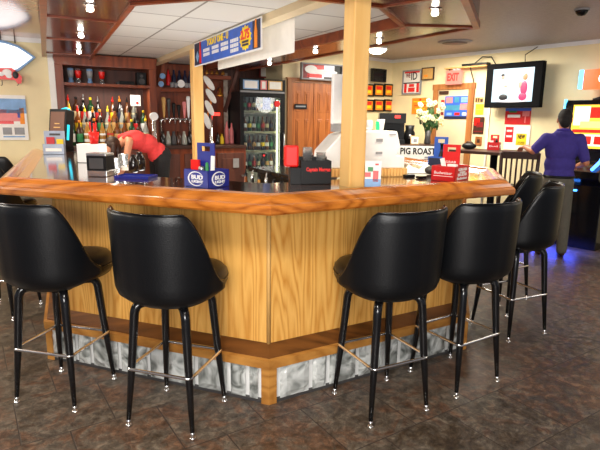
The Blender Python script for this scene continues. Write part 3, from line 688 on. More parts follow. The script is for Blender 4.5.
# ---- double doors
sD0, sD1 = WA.sz(287, 110, .02)[0], WA.sz(338, 110, .02)[0]; zD = WA.sz(312, 83, .02)[1]
fw = .07; mb = MB(); mb.T = T
for a, b, c, d in ((sD0 - .0, sD0 + fw, 0, zD), (sD1 - fw, sD1, 0, zD), (sD0, sD1, zD, zD + .06)): mb.box(a, b, -.045, 0, c, d)
mb.box(sD0 - .02, sD1 + .02, -.06, 0, zD + .045, zD + .06)
struct(mb.build('trim_5', m_dframe))
wd = (sD1 - sD0 - 2*fw - .02)/2
for i in range(2):
    x0 = sD0 + fw + .005 + i*(wd + .01); d = bpy.data.objects.new('door_%d' % (i + 1), None); COL.objects.link(d); d.location = A3(x0, .0); d.rotation_euler = (0, 0, WA.a); struct(d)
    mb = MB(); mb.box(0, wd, -.03, -.002, 0.01, zD - .005); mb.build('leaf', m_door, d)
    for cx in (0, 1):
        for z0, z1 in ((.2, .85), (.95, 1.5), (1.6, zD - .12)):
            a = .06 + cx*(wd/2 - .03); b = a + wd/2 - .09
            mb = MB(); mb.box(a, b, -.036, -.028, z0, z1); mb.box(a + .025, b - .025, -.044, -.034, z0 + .03, z1 - .03); mb.build('panel', m_door, d, bevel=.004)
    mb = MB(); mb.lathe([(.008, 0), (.01, .03), (.028, .04), (.03, .055), (.02, .065), (.004, .066)], 14); mb.v = [Vector((v.x, -v.z, v.y)) for v in mb.v]; o = mb.build('knob', m_steel, d); o.location = (wd - .05 if i == 0 else .05, -.03, 1.0)
    if i == 0:
        q = WA.sz(300, 106.5, .03); o = MB().box(-.1, .1, -.006, 0, -.035, .035).build('sign_plate', m_black, d); o.location = (q[0] - x0, -.045, q[1])
        MB().box(-.08, .08, -.008, -.006, -.01, .012).build('lettering', m_grey, o)
# lit sign over the doors
t, w, h, y = frame('neon_sign', WA, 300, 64, 341, 80.5, .06, 'long lit beer sign with red and white art over the double doors', 'sign', m_grey, glow('sign_white', srgb(250, 236, 236), .9), .02, .06,
    [(0, .18, 0, 1, m_dred), (.1, .55, .68, 1, m_redp), (.12, .5, .06, .35, m_redp), (.82, 1, .12, 1, m_black), (.55, .98, 0, .16, m_dgrey)])
MB().ell((-.28*w, y - .002, .03), (.16*w, .002, .3*h)).ell((.1*w, y - .002, 0), (.3*w, .002, .2*h)).build('artwork', m_white, t)
# ---------------------------------------------------------------- things on the bar
def onbar(px, py, z=ZB): p = atZ(px, py, z); return Vector((p.x, p.y, z + .0008))
def carrier(name, label, corner, rz, wL, wR, h, hh, col, logo, front, side):
    a = R(rz); ux = Vector((cos(a), sin(a), 0)); uy = Vector((-sin(a), cos(a), 0))
    t = thing(name, label, 'caddy', corner - ux*wL/2 + uy*wR/2, a)
    x, y = wL/2, wR/2; k = .003
    mb = MB(); mb.box(-x, x, -y, -y + k, 0, h); mb.box(-x, x, y - k, y, 0, h); mb.box(-x, -x + k, -y, y, 0, h); mb.box(x - k, x, -y, y, 0, h); mb.box(-x, x, -y, y, 0, k)
    mb.build('carton', col, t)
    hw = wL*.36; mb = MB()
    mb.box(-hw, -hw*.5, -.003, .003, k, hh); mb.box(hw*.5, hw, -.003, .003, k, hh); mb.box(-hw*.5, hw*.5, -.003, .003, hh - .018, hh); mb.box(-hw*.5, hw*.5, -.003, .003, k, hh - .045)
    mb.build('handle', col, t, weld=False)
    front(t, x, y, h); side(t, x, y, h)
    return t
def swirl(mb, w, h):      # crescent ring stroke
    pts = [Vector((w*cos(a), 0, h*sin(a))) for a in [R(20) + R(300)*i/20 for i in range(21)]]
    for i in range(20):
        k0 = .002 + .007*sin(pi*i/20); k1 = .002 + .007*sin(pi*(i+1)/20); p, q = pts[i], pts[i+1]
        mb.add([p, p*(1 - k0/w*1.2), q*(1 - k1/w*1.2), q], [(0, 1, 2, 3)], 0)
def bl_front(t, x, y, h):
    mb = MB(); mb.at((.0, -y - .001, h*.5)); swirl(mb, x*.66, h*.42); mb.build('swirl_print', m_white, t)
    words(t, 'BUD', .03, m_white, .012, -y - .001, h*.58, wid=x*.95, bold=.001); words(t, 'LIGHT', .019, m_white, .014, -y - .001, h*.34, wid=x*.95, bold=.0006)
def side_logo(t, x, y, h, a, b):
    mb = MB(); mb.at((x + .001, 0, h*.5), pi/2); swirl(mb, y*.66, h*.42); mb.build('swirl_print', m_white, t)
    MB().at((x + .001, .008, h*.56), pi/2).text(a, .03, 0, .001, y*.95, .001).build('lettering', m_white, t)
    MB().at((x + .001, .008, h*.32), pi/2).text(b, .019, 0, .001, y*.95, .0006).build('lettering', m_white, t)
c1 = carrier('condiment_caddy', 'blue six-pack carton caddy with napkins on the bar, by the left pine post', onbar(208, 189), -36, .185, .16, .094, .235, m_blue, None, bl_front, lambda t, x, y, h: side_logo(t, x, y, h, 'BUD', 'LIGHT'))
def put(par, name, mb, m, lab, cat, dx, dy, dz, rz=0, group=None, bevel=0):
    a = par.rotation_euler.z; p = par.location + Vector((dx*cos(a) - dy*sin(a), dx*sin(a) + dy*cos(a), dz)); o = mb.build(name, m, None, p, a + rz, bevel)
    tag(o, lab, cat, group); return o
put(c1, 'sugar_packet', MB().box(-.026, .026, -.008, .008, 0, .14), m_redp, 'red packet standing at the left of the blue caddy', 'packet', -.052, -.03, .0035, .2)
for i, (dx, dy, an) in enumerate(((.035, .03, 14), (.062, -.02, -4))):
    mb = MB(); mb.at((0, 0, 0), 0, 0, R(-an)); mb.box(-.012, .012, -.004, .004, 0.003, .15 + .015*i); o = put(c1, 'paper_napkin', mb, m_paper, 'folded white napkin standing in the blue caddy, %s' % ('leaning left', 'at its right end')[i], 'napkin', dx, dy, .004)
put(c1, 'pepper_shaker', MB().lathe([(.016, 0), (.018, .05), (.016, .085), (.018, .09), (.016, .105), (.004, .11)], 14), m_steel, 'small steel-topped shaker in the blue caddy below its handle', 'shaker', .01, -.045, .004)
put(c1, 'sauce_bottle', MB().lathe([(.012, 0), (.014, .06), (.01, .09), (.008, .125), (.002, .13)], 12), m_green, 'little green sauce bottle in the blue caddy between shaker and napkins', 'bottle', .036, -.03, .004)
# red caddy and blue caddy behind it at the right end
def bw_front(t, x, y, h): words(t, 'Budweiser', .026, m_white, 0, -y - .001, h*.55, wid=x*1.5); MB().box(-x*.8, x*.8, -y - .001, -y, h*.33, h*.36).build('print_line', m_white, t)
def bw_side(t, x, y, h):
    for s, z, w in (('GRAB', .78, .8), ('SOME', .6, .5), ('BUDS', .44, .8), ('Budweiser', .2, .9)):
        MB().at((x + .001, 0, h*z), pi/2).text(s, .022 if w > .5 else .012, 0, .001, y*2*w*.8, .0012).build('lettering', m_white, t)
c2 = carrier('condiment_caddy', 'red six-pack carton caddy on the right end of the bar', onbar(454.5, 182.6), -42, .16, .195, .095, .225, m_redc, None, bw_front, bw_side)
words(c2, 'GRAB', .02, m_white, .0, -.004, .115, wid=.07)
put(c2, 'paper_napkin', MB().at((0, 0, 0), 0, 0, R(-16)).box(-.014, .014, -.004, .004, .004, .14), m_paper, 'folded white napkin leaning in the red caddy', 'napkin', .0, -.045, .004)
put(c2, 'paper_napkin', MB().at((0, 0, .0)).box(-.03, .03, -.012, .012, 0, .102), m_paper, 'short stack of white napkins in the red caddy', 'napkin', .035, -.045, .004)
c3 = carrier('condiment_caddy', 'blue carton caddy behind the red caddy on the bar', onbar(446, 170.5), -35, .15, .13, .1, .25, m_mblue, None,
    lambda t, x, y, h: MB().box(-x*.9, x*.5, -y - .001, -y, h*.1, h*.9).build('picture_print', m_navy, t), lambda t, x, y, h: side_logo(t, x, y, h, 'BUD', 'LIGHT'))
put(c3, 'sauce_bottle', MB().lathe([(.018, 0), (.02, .1), (.01, .14), (.009, .18), (.013, .185), (.013, .2), (.002, .202)], 14), m_blackg, 'dark sauce bottle standing in the blue caddy behind the red caddy', 'bottle', .02, -.04, .004)
# black caddy with red lettering
k = thing('bar_caddy', 'black bar caddy with red lettering left of the right pine post', 'caddy', onbar(316, 184.5), R(8))
mb = MB(); w, d, h = .088, .15, .135
mb.box(-w, w, 0, .004, 0, h); mb.box(-w, w, d - .004, d, 0, h + .015); mb.box(-w, -w + .004, .004, d - .004, 0, h); mb.box(w - .004, w, .004, d - .004, 0, h); mb.box(-w, w, 0, d, 0, .004); mb.box(-.002, .002, .004, d - .004, 0, h - .01); mb.box(-w + .004, w - .004, .072, .076, 0, h - .01)
mb.build('box', m_black, k, weld=False)
mb = MB(); mb.box(-w - .062, -w - .001, .0, .1, 0, .095); mb.build('side_compartment', m_black, k)
words(k, 'Captain Morgan', .03, m_redp, .012, -.001, .085, wid=.14, bold=.0012)
MB().at((-w - .03, .05, .1)).box(0, 0, 0, 0, 0, 0)
o = put(k, 'straw_box', MB().box(-.042, .042, -.03, .03, 0, .125), m_redp, 'bright red rounded plastic box standing on the black caddy', 'box', -w - .02, .045, .0965, bevel=.012)
o.location = k.location + Vector(((-w - .052)*cos(R(8)) - .05*sin(R(8)), (-w - .052)*sin(R(8)) + .05*cos(R(8)), .0965))
def cupstack(p, n, label):
    t = thing('cup_stack', label, 'cup stack', p)
    for i in range(n): MB().lathe([(.018, 0), (.027, .085), (.029, .085), (.029, .089), (.0255, .088), (.0165, .003)], 18).build('cup', m_glass, t).location = (0, 0, i*.014)
    return t
PK = lambda x, y, z: k.location + Vector((x*cos(R(8)) - y*sin(R(8)), x*sin(R(8)) + y*cos(R(8)), z))
cupstack(PK(-.036, .112, .0045), 9, 'tall stack of clear plastic cups in the black caddy')
cupstack(PK(.046, .112, .0045), 7, 'shorter stack of clear plastic cups in the black caddy nearer the post')
# cash register
rg = thing('cash_register', 'white boxy cash register behind the right pine post', 'cash register', onbar(372, 177), R(12))
rg.scale = (1.12, 1, 1)
mb = MB(); mb.box(-.31, .22, .0, .3, 0, .055); mb.build('wooden_base', m_tan, rg)
for i in range(20): pass
mb = MB()
for i in range(26): x = -.305 + i*.02; mb.box(x, x + .011, -.008, 0, .006, .05)
mb.build('slat_front', m_pine, rg)
mb = MB(); mb.xprism([(-.3, .056), (.205, .056), (.205, .13), (.155, .142), (.175, .2), (.15, .3), (-.12, .3), (-.2, .27), (-.29, .16)], .01, .3); mb.build('body', m_white, rg, bevel=.008)
mb = MB(); mb.box(.02, .06, .006, .01, .23, .25); mb.box(.02, .06, .006, .01, .15, .165); mb.box(.1, .14, .006, .01, .275, .28); mb.build('label', m_grey, rg)
mb = MB(); mb.box(-.22, -.14, .11, .17, .29, .34); mb.build('pole', m_grey, rg)
mb = MB(); mb.box(-.225, -.14, .11, .16, .34, .66); mb.build('display_panel', m_white, rg, bevel=.006)
zt = ZB + .301
def onreg(x, y, z=.3008): a = rg.rotation_euler.z; return rg.location + Vector((x*cos(a) - y*sin(a), x*sin(a) + y*cos(a), z))
o = MB().lathe([(.03, 0), (.025, .066), (.02, .068), (.001, .069)], 16).build('paper_cup', m_white, None, onreg(-.01, .08)); tag(o, 'white paper cup upside down on the cash register', 'cup')
t = thing('plastic_cup', 'green lit clear cup on top of the cash register', 'cup', onreg(.075, .08)); MB().lathe([(.02, 0), (.028, .075), (.026, .075), (.018, .004)], 16).build('bowl', m_white, t); MB().at((-.012, 0, .0)).lathe([(.019, .004), (.022, .06), (.001, .062)], 12).build('liquid', glow('green_glow', (.02, .8, .2, 1), 1.2), t)
# menu card
t = thing('table_tent', 'folded white and red drinks card on the bar beside the right pine post', 'card', onbar(372.5, 186.5), R(-8))
T2 = MB(); 
for s in (1, -1): T2.add([(-.045, s*.03, 0), (.045, s*.03, 0), (.045, s*.002, .145), (-.045, s*.002, .145)], [(0, 1, 2, 3)])
T2.build('card', m_paper, t)
def tent(x0, x1, z0, z1, m): 
    f = lambda z: -.03 + .028*z/.145 - .0015
    MB().add([(x0, f(z0), z0), (x1, f(z0), z0), (x1, f(z1), z1), (x0, f(z1), z1)], [(0, 1, 2, 3)]).build('print', m, t)
tent(-.045, .045, 0, .045, m_lblue); tent(-.045, -.012, .055, .08, m_redp); tent(.0, .03, .03, .09, m_redp); tent(-.03, .0, .085, .11, m_green); tent(.01, .03, .12, .13, m_redp)
# papers and black gadgets
random.seed(3)
t = thing('paper_bag', 'crumpled white paper beside the cash register on the bar', 'paper', onbar(419, 173), R(10))
mb = MB(); vs = []; n = 9; mm = 6
for i in range(n):
    for j in range(mm): vs.append((-.11 + .22*i/(n-1), -.05 + .1*j/(mm-1), .012 + (.05*sin(pi*j/(mm-1))*(.6 + .4*sin(i*1.3)) + random.uniform(-.008, .01)) if 0 < j < mm-1 and 0 < i < n-1 else .002))
mb.add(vs, [(i*mm + j, (i+1)*mm + j, (i+1)*mm + j + 1, i*mm + j + 1) for i in range(n-1) for j in range(mm-1)], 0, True); mb.build('sheet', m_paper, t)
for px, py, w, lab, m in ((409, 177, .035, 'black remote control on the bar in front of the crumpled paper', m_black), (421, 178.5, .03, 'small black gadget on the bar right of the remote control', m_blackg), (431, 174.5, .045, 'dark grey pouch on the bar beside the red caddy', m_dgrey)):
    mb = MB(); mb.box(-w, w, -.022, .022, 0, .016); p = onbar(px, py)
    if m is m_dgrey: mb = MB(); mb.ell((0, 0, .03), (.05, .035, .03))
    tag(mb.build('remote_control' if m is m_black else 'gadget' if m is m_blackg else 'pouch', m, None, p, R(random.uniform(-20, 30)), .004), lab, 'device' if m is not m_dgrey else 'pouch')
# bar cooler inside the island
ck = thing('bar_cooler', 'low black counter of the inner bar station with a glossy top', 'counter', (-.46, 4.5, 0), R(-59.7))
mb = MB(); mb.box(0, 1.2, .09, .53, .06, 1.045); mb.build('body', m_black, ck); mb = MB(); mb.box(-.0, 1.2, .0, .55, 1.045, 1.08); mb.build('top', m_blackg, ck, bevel=.006)
mb = MB(); mb.box(.0, 1.2, -.11, -.1, .74, .84); mb.box(0, 1.2, -.1, .09, .74, .75); mb.build('speed_rail', m_steel, ck, weld=False)
def onck(x, y, z): a = R(-59.7); return ck.location + Vector((x*cos(a) - y*sin(a), x*sin(a) + y*cos(a), z))
for i in range(9):
    k_ = (0, 3, 5, 8, 10)[i % 5]; src = kinds[k_]; o = src.copy(); COL.objects.link(o)
    for ch in list(src.children): c_ = ch.copy(); COL.objects.link(c_); c_.parent = o
    o.location = onck(.07 + i*.13, -.052, .7505); o.scale = (.95,)*3; tag(o, 'bottle in the speed rail of the inner bar station, %s from its far end' % ORD[i], 'bottle', 'speed rail bottles')
mt = MB().box(-.17, .17, -.1, .1, 0, .012).build('bar_mat', m_dred, None, onck(.62, .34, 1.0805), R(-59.7)); tag(mt, 'dark red rubber mat under glasses on the inner bar station', 'mat')
for i in range(4):
    for j in range(2):
        o = MB().lathe([(.034, 0), (.03, .09), (.028, .1), (.002, .101), (.026, .095), (.031, .001)], 16).build('upturned_glass', m_tumbler, None, onck(.49 + i*.088, .295 + j*.09, 1.0928)); tag(o, 'clear glass upside down on the red mat, %s row, %s from the far end' % (('front', 'back')[j], ORD[i]), 'glass', 'glasses on the red mat')
# left side things
t = thing('condiment_caddy', 'silver blue carton caddy at the far left end of the bar', 'caddy', onbar(54, 154.5), R(16)); t.scale = (.9, .9, 1)
mb = MB(); mb.box(-.105, .105, 0, .004, 0, .1); mb.box(-.105, -.101, 0, .12, 0, .1); mb.box(.101, .105, 0, .12, 0, .1); mb.box(-.105, .105, .116, .12, 0, .225); mb.box(-.105, .105, 0, .12, 0, .004); mb.build('carton', m_silver, t, weld=False)
MB().box(-.08, .08, -.002, 0, .03, .06).build('print', m_paper, t); MB().box(-.05, .06, .112, .116, .18, .2).build('handle_slot', m_dgrey, t)
put(t, 'ketchup_packet_bundle', MB().box(-.035, .035, -.012, .012, 0, .16), m_redc, 'red packet in the silver blue caddy', 'packet', -.03, .05, .005)
put(t, 'mustard_packet_bundle', MB().box(-.03, .03, -.012, .012, 0, .14), m_yel, 'yellow packet in the silver blue caddy', 'packet', .055, .05, .005)
t = thing('game_terminal', 'black touchscreen game terminal with turquoise side lights at the left end of the bar', 'game terminal', onbar(53.5, 152), R(-14))
mb = MB(); mb.box(-.1, .1, 0, .2, 0, .05); mb.build('base', m_black, t, bevel=.006)
mb = MB(); mb.at((0, .05, .05), 0, R(-10)); mb.box(-.105, .105, 0, .13, 0, .4); hd = mb.build('housing', m_black, t, bevel=.008)
mb = MB(); mb.at((0, .05, .05), 0, R(-10)); mb.box(-.085, .085, -.004, 0, .12, .37); mb.build('screen', glow('brown_screen', srgb(130, 72, 40), .5), t)
mb = MB(); mb.at((0, .05, .05), 0, R(-10)); mb.box(-.04, .04, -.006, -.004, .2, .21); mb.box(-.03, .03, -.006, -.004, .24, .25); mb.build('menu_print', m_tan, t)
mt_ = glow('turquoise_light', (.02, .6, .8, 1), 1.3)
mb = MB(); mb.at((0, .05, .05), 0, R(-10)); mb.tube([(.0, .06, .4), (.05, .06, .415), (.09, .06, .4)], .016, 8); mb.build('top_light', mt_, t)
mb = MB(); mb.at((0, .05, .05), 0, R(-10)); mb.box(.106, .112, .02, .05, .08, .24); mb.build('side_light', mt_, t)
t = thing('paper_box', 'plain white box on the bar carrying a red straw cup', 'box', onbar(89, 163), R(-3))
MB().box(-.095, .095, 0, .14, 0, .15).build('carton', m_white, t, bevel=.004)
MB().box(-.095, .095, -.0015, 0, .0, .003).build('base_line', m_dgrey, t)  # thin dark grey line along the lower front edge
pb = t.location
t = thing('straw_cup', 'red cup of red straws standing on the white box', 'cup', pb + Vector((.03, .06, .1505)))
MB().lathe([(.03, 0), (.042, .095), (.039, .095), (.028, .005)], 18).build('cup', m_redp, t)
for dx, dy in ((-.015, 0), (.0, .012), (.014, -.004), (.005, -.01)): MB().cyl((dx, dy, .006), (dx*1.8, dy*1.6, .16 + abs(dx)), .0045, n=8).build('straw', m_redp, t)
t = thing('napkin_dispenser', 'black and chrome napkin dispenser in front of the white box', 'napkin dispenser', onbar(97, 177), R(-4))
MB().box(-.064, .064, 0, .12, 0, .038).build('base', m_steel, t, bevel=.004); MB().box(-.064, .064, 0, .12, .128, .145).build('lid', m_steel, t, bevel=.004)
MB().box(-.062, .062, .003, .118, .038, .128).build('front', m_black, t); MB().box(-.045, .045, -.0, .003, .05, .115).build('napkins', m_dgrey, t)
for i, (px, py, h, lb) in enumerate(((116.2, 173, .1, 'clear plastic cup right of the napkin dispenser'), (124, 169.5, .11, 'clear plastic cup behind, nearer the bartender'))):
    tag(MB().lathe([(.025, 0), (.036, h), (.034, h), (.023, .004)], 18).build('plastic_cup', m_glass, None, onbar(px, py)), lb, 'cup', 'clear cups by the napkin dispenser')
t = thing('serving_tray', 'flat blue tray on the bar below the bartender', 'tray', onbar(131, 179), R(-8))
MB().box(-.11, .11, 0, .14, 0, .006).build('tray', m_blue, t); MB().box(-.11, .11, 0, .004, .006, .016).box(-.11, .11, .136, .14, .006, .016).box(-.11, -.106, 0.004, .136, .006, .016).box(.106, .11, .004, .136, .006, .016).build('rim', m_blue, t, weld=False)
tag(MB().box(-.02, .02, -.006, .006, 0, .026).build('name_card', m_paper, None, onbar(125.5, 170.5), R(5)), 'small white card standing behind the blue tray', 'card')
for i, (px, py, r, h) in enumerate(((134, 172.5, .035, .12), (140, 170.5, .04, .13))):
    tag(MB().lathe([(r*.8, 0), (r, .01), (r, h*.6), (r*.5, h*.85), (r*.45, h), (.003, h + .002)], 16).build('dark_bottle', m_gbot[3], None, onbar(px, py)), 'squat dark bottle behind the blue tray, %s of two' % ('left', 'right')[i], 'bottle', 'squat bottles behind the tray')
# ---------------------------------------------------------------- banners on the beam
BMv = PR - PL_; WM = Plane(PL_.x, PL_.y, math.degrees(math.atan2(BMv.y, BMv.x)))
s0, s1 = WM.sz(194.5, 57, .075)[0], WM.sz(262, 30, .075)[0]; zb = (WM.sz(195, 70, .075)[1] + WM.sz(262, 45, .075)[1])/2; zt_ = 2.2
L = s1 - s0; H = zt_ - zb
bn = thing('hanging_banner', 'blue beer price banner with a yellow starburst hanging from the ceiling beam', 'banner', WM.at(s0, .075, zb), WM.a)
MB().box(0, L, -.002, .002, 0, H).build('sheet', m_white, bn)
MB().box(.02, L - .02, -.0035, -.002, .012, H - .012).build('print_ground', m_mblue, bn)
for a_, b_ in ((.02, L*.14), (L*.9, L - .02)): MB().box(a_, b_, -.0045, -.0035, .012, H - .012).build('dark_panel', m_navy, bn)
for cx in (L*.125, L*.94):
    MB().at((cx, -.006, .02)).xprism([(-.025, 0), (.025, 0), (.025, .11), (.01, .16), (.01, .195), (-.01, .195), (-.01, .16), (-.025, .11)], -.002, .002).build('bottle_print', m_org if cx > .5 else m_redp, bn)
MB().at((L*.07, -.0055, H*.4)).xprism([(-.05, 0), (0, .05), (.05, 0), (0, -.05)], -.001, .001).build('emblem_print', m_lblue, bn)
words(bn, 'TODAY ONE - U', .075, m_yel, L*.42, -.005, H*.8, wid=L*.34, bold=.003)
for cx, ws in ((L*.235, 2), (L*.385, 2), (L*.53, 2), (L*.67, 3)):
    for j in range(ws):
        mb = MB(); z = H*(.55 - j*.17); w = L*.055
        for q in range(5): mb.box(cx - w + q*w*.41, cx - w + q*w*.41 + w*.33, -.0045, -.0035, z - .014, z + .014)
        mb.build('small_print', m_white, bn)
pts = []
for i in range(28): a = 2*pi*i/28; r = (1 if i % 2 else .82); pts.append((r*cos(a)*L*.075, r*sin(a)*H*.42))
MB().at((L*.815, -.005, H*.5)).xprism(pts, -.001, .001).build('starburst', m_yel, bn)
words(bn, '2.75', .09, m_redp, L*.815, -.0065, H*.6, wid=L*.105, bold=.004)
for z in (.38, .28): MB().box(L*.775, L*.855, -.0075, -.006, H*z - .008, H*z + .008).build('small_print', m_navy, bn)
bn['physics'] = 'hanging'
s0, s1 = WM.sz(218, 55, -.07)[0], WM.sz(294.5, 35, -.07)[0]; zb = (WM.sz(218, 71, -.07)[1] + WM.sz(294.5, 51, -.07)[1])/2
o = MB().box(0, s1 - s0, -.002, .002, 0, 2.2 - zb).build('hanging_banner', m_paper, None, WM.at(s0, -.07, zb), WM.a); tag(o, 'plain white back of a banner hanging on the far side of the beam', 'banner')
# ---------------------------------------------------------------- left wall
WL = WA
p = WL.hit(16, 56, .05)
t = thing('fish_sign', 'white fish shaped lit sign with blue edge on the left wall', 'sign', p, WA.a)
q = lambda px, py: (WL.sz(px, py, .05)[0] - WL.sz(16, 56, .05)[0], WL.sz(px, py, .05)[1] - p.z)
out = [(-38, 48), (-30, 40), (-14, 38), (6, 41.5), (19, 46), (28, 52), (35.5, 57.5), (28, 64), (19, 71), (6, 74), (-14, 75), (-30, 73), (-38, 66), (-48, 74), (-52, 56), (-48, 40)]
P = [q(*a) for a in out]; mb = MB(); mb.xprism(P, -.03, .048); mb.build('rim', m_lblue, t)
c0 = Vector((sum(a[0] for a in P)/len(P), sum(a[1] for a in P)/len(P)))
P2 = [(c0.x + (a[0] - c0.x)*.93, c0.y + (a[1] - c0.y)*.86) for a in P]; mb = MB(); mb.xprism(P2, -.034, -.029); mb.build('face', glow('sign_face', (1, 1, 1, 1), 1.2), t)
for px in (1, 15): a = q(px, 43); mb = MB(); mb.cyl((a[0], .0, a[1]), (a[0], .0, a[1] + .09), .006, n=6); mb.build('hanger', m_dgrey, t)
t['physics'] = 'hanging'
p = WL.hit(8, 76, .105); t = thing('lobster_sign', 'small red and white shaped sign hanging below the fish sign', 'sign', p, WA.a)
q = lambda px, py: (WL.sz(px, py, .105)[0] - WL.sz(8, 76, .105)[0], WL.sz(px, py, .105)[1] - p.z)
MB().xprism([q(*a) for a in ((-12, 68), (12, 68), (17, 72), (22, 77), (21.5, 83.5), (18, 84), (15, 80), (4, 79.5), (-12, 79))], -.01, .01).build('plate', m_redp, t)
for a, r in (((7, 72.5), .045), ((1, 74), .03), ((9, 76), .03)): c = q(*a); MB().ell((c[0], -.012, c[1]), (r, .004, r*.8)).build('print', m_white, t)
c = q(15.5, 75); MB().ell((c[0], -.012, c[1]), (.03, .004, .04)).build('eye', m_black, t)
for px in (2, 18): c = q(px, 80); MB().tube([(c[0], 0, c[1]), (c[0], -.0, c[1] - .05), (c[0] - .015, 0, c[1] - .06)], .004, 6).build('hook', m_dgrey, t)
t['physics'] = 'hanging'
frame('poster', WL, -12, 95, 29, 140, .012, 'glossy food poster in red and white on the left wall', 'poster', None, m_paper, extra=[(0, 1, .6, .92, m_lblue), (0, .8, .42, .68, m_pink), (.1, .62, .36, .43, m_redp), (.8, .93, .36, .72, m_org), (.74, .82, .5, .62, m_mblue), (.3, .55, .12, .28, m_grey), (.62, .9, .12, .28, m_grey), (.3, .9, .06, .09, m_lblue)])
# ---------------------------------------------------------------- corner wall
rows = ((84, 96.5), (99.5, 111.5)); cols = ((364, 372.8), (374, 383), (384.2, 392.2))
for j, (y0, y1) in enumerate(rows):
    for i, (x0, x1) in enumerate(cols):
        frame('award_plaque', WD, x0, y0, x1, y1, .012, 'black framed orange award in the %s row, %s from the left' % (('upper', 'lower')[j], ORD[i]), 'plaque', m_black, m_org, .022, .02, [(.15, .85, .55, .9, m_redp), (.2, .8, .2, .5, m_yel)], 'framed orange awards')
t, w, h, y = frame('monitor', WD, 371, 69, 384, 82, .06, 'small dark wall monitor above the orange awards', 'monitor', m_black, m_blackg, .02, .05)
# ---------------------------------------------------------------- right wall
frame('framed_sign', WB, 403.5, 70, 421, 94.5, .015, 'red and white framed ID notice on the right wall', 'sign', m_grey, m_paper, .025, .02,
  [(.05, .95, .93, 1, m_redp), (.0, 1, .44, .5, m_dgrey), (.05, .2, .02, .44, m_redp), (.8, .95, .02, .44, m_redp), (.3, .7, .05, .25, m_redp), (.35, .65, .28, .42, m_redp)])
t, w, h, y = frame('framed_sign', WB, 403.5, 70, 421, 94.5, .015, 'x', 'sign', None, m_paper) if 0 else (None,)*4
fs = [o for o in COL.objects if o.name == 'framed_sign'][0]
words(fs, 'WE', .09, m_dred, -.075, -.013, .105, wid=.09, bold=.003); words(fs, 'ID', .17, m_black, .045, -.013, .09, wid=.12, bold=.002)
frame('wood_plaque', WB, 422.5, 67.5, 434, 80, .015, 'square brown wooden plaque beside the ID notice', 'plaque', m_brown, m_tan, .015, .02, [(.15, .5, .2, .4, m_org)])
frame('certificate', WB, 412.5, 98, 428, 114, .006, 'yellow paper notice above the white flowers', 'notice', None, m_org, extra=[(.1, .9, .75, .8, m_yel), (.15, .85, .5, .55, m_redp), (.2, .8, .3, .35, m_yel), (.45, .55, .82, .95, m_redp)])
# exit door
s0, s1 = WB.sz(434, 100, 0)[0], WB.sz(474.5, 100, 0)[0]; zd = WB.sz(455, 89.5, 0)[1]; fw = .09
mb = MB(); mb.T = Matrix.Translation(WB.o) @ Matrix.Rotation(WB.a, 4, 'Z')
mb.box(s0, s0 + fw, -.035, 0, 0, zd); mb.box(s1 - fw, s1, -.035, 0, 0, zd); mb.box(s0 - .01, s1 + .01, -.04, 0, zd, zd + .085); struct(mb.build('trim_6', m_dframe))
d = bpy.data.objects.new('door_3', None); COL.objects.link(d); d.location = WB.at(s0 + fw, 0); d.rotation_euler = (0, 0, WB.a); struct(d); dw = s1 - s0 - 2*fw
MB().box(.004, dw - .004, -.02, -.002, .01, zd - .004).build('leaf', m_beige, d); MB().cyl((.05, -.02, 1.0), (.05, -.06, 1.0), .02, .028).build('knob', m_steel, d)
MB().box(.03, .35*dw, -.045, -.02, zd - .07, zd - .02).build('door_closer', m_brown, d)
frame('poster', WB, 445.5, 96, 470, 119, .024, 'blue travel style poster on the exit door', 'poster', None, m_mblue, extra=[(.05, .3, .7, .95, m_pink), (.38, .55, .72, .95, m_teal), (.62, .98, .72, .95, m_lblue), (.02, .6, .38, .6, m_teal), (.6, .9, .4, .66, m_pink), (.85, .99, .42, .62, m_org), (.0, 1, 0, .12, m_navy), (.1, .3, .16, .28, m_lblue), (.4, .6, .16, .28, m_redp), (.7, .85, .16, .28, m_white)])
frame('door_sticker', WB, 441.3, 100, 444, 109.5, .024, 'narrow red sticker on the exit door left of the poster', 'sticker', None, m_redp)
frame('door_sticker', WB, 441, 112, 443.5, 115, .024, 'tiny dark red sticker low on the exit door', 'sticker', None, m_dred)
# exit sign and shelf bracket
p = WB.hit(454, 77.5, .09); t = thing('exit_sign', 'red lit EXIT sign above the door frame', 'sign', p, WB.a)
MB().box(-.13, .13, -.03, .03, -.1, .1).build('housing', glow('exit_face', srgb(246, 150, 130), .9), t, bevel=.006)
words(t, 'EXIT', .15, glow('exit_letters', (1, .03, .02, 1), 1.6), 0, -.031, 0, wid=.2, bold=.006)
MB().box(-.03, .03, .03, .09, -.02, .02).build('bracket', m_grey, t)
MB().lathe([(.03, 0), (.035, .04), (.01, .05)], 12, 0, (-.0, 0, .1)).lathe([(.03, 0), (.035, .03), (.01, .04)], 12, 0, (.07, 0, .1)).build('emergency_lamp', m_white, t)
s0, s1 = WB.sz(446, 66.5, .1)[0], WB.sz(488, 64, .1)[0]; z = WB.sz(466, 66.5, .1)[1]
t = thing('wall_shelf', 'narrow wooden shelf with cables between exit sign and television', 'shelf', WB.at(s0, 0, z), WB.a)
MB().box(0, s1 - s0, -.14, 0, -.02, .0).build('board', m_tan, t)
for x in (.08, .62*(s1 - s0)): MB().tube([(x, -.12, -.02), (x, -.1, -.06), (x, -.01, -.2), (x, -.004, -.3)], .008, 6).build('bracket', m_brown, t)
MB().box(.42*(s1 - s0), s1 - s0, -.13, -.03, .001, .035).build('cable_box', m_black, t)
MB().tube([(s1 - s0 - .25, -.06, .03), (s1 - s0 - .12, -.06, .12), (s1 - s0 + .02, -.06, .11), (s1 - s0 + .1, -.06, .0)], .008, 6).build('cable', m_black, t)
t['physics'] = 'mounted'
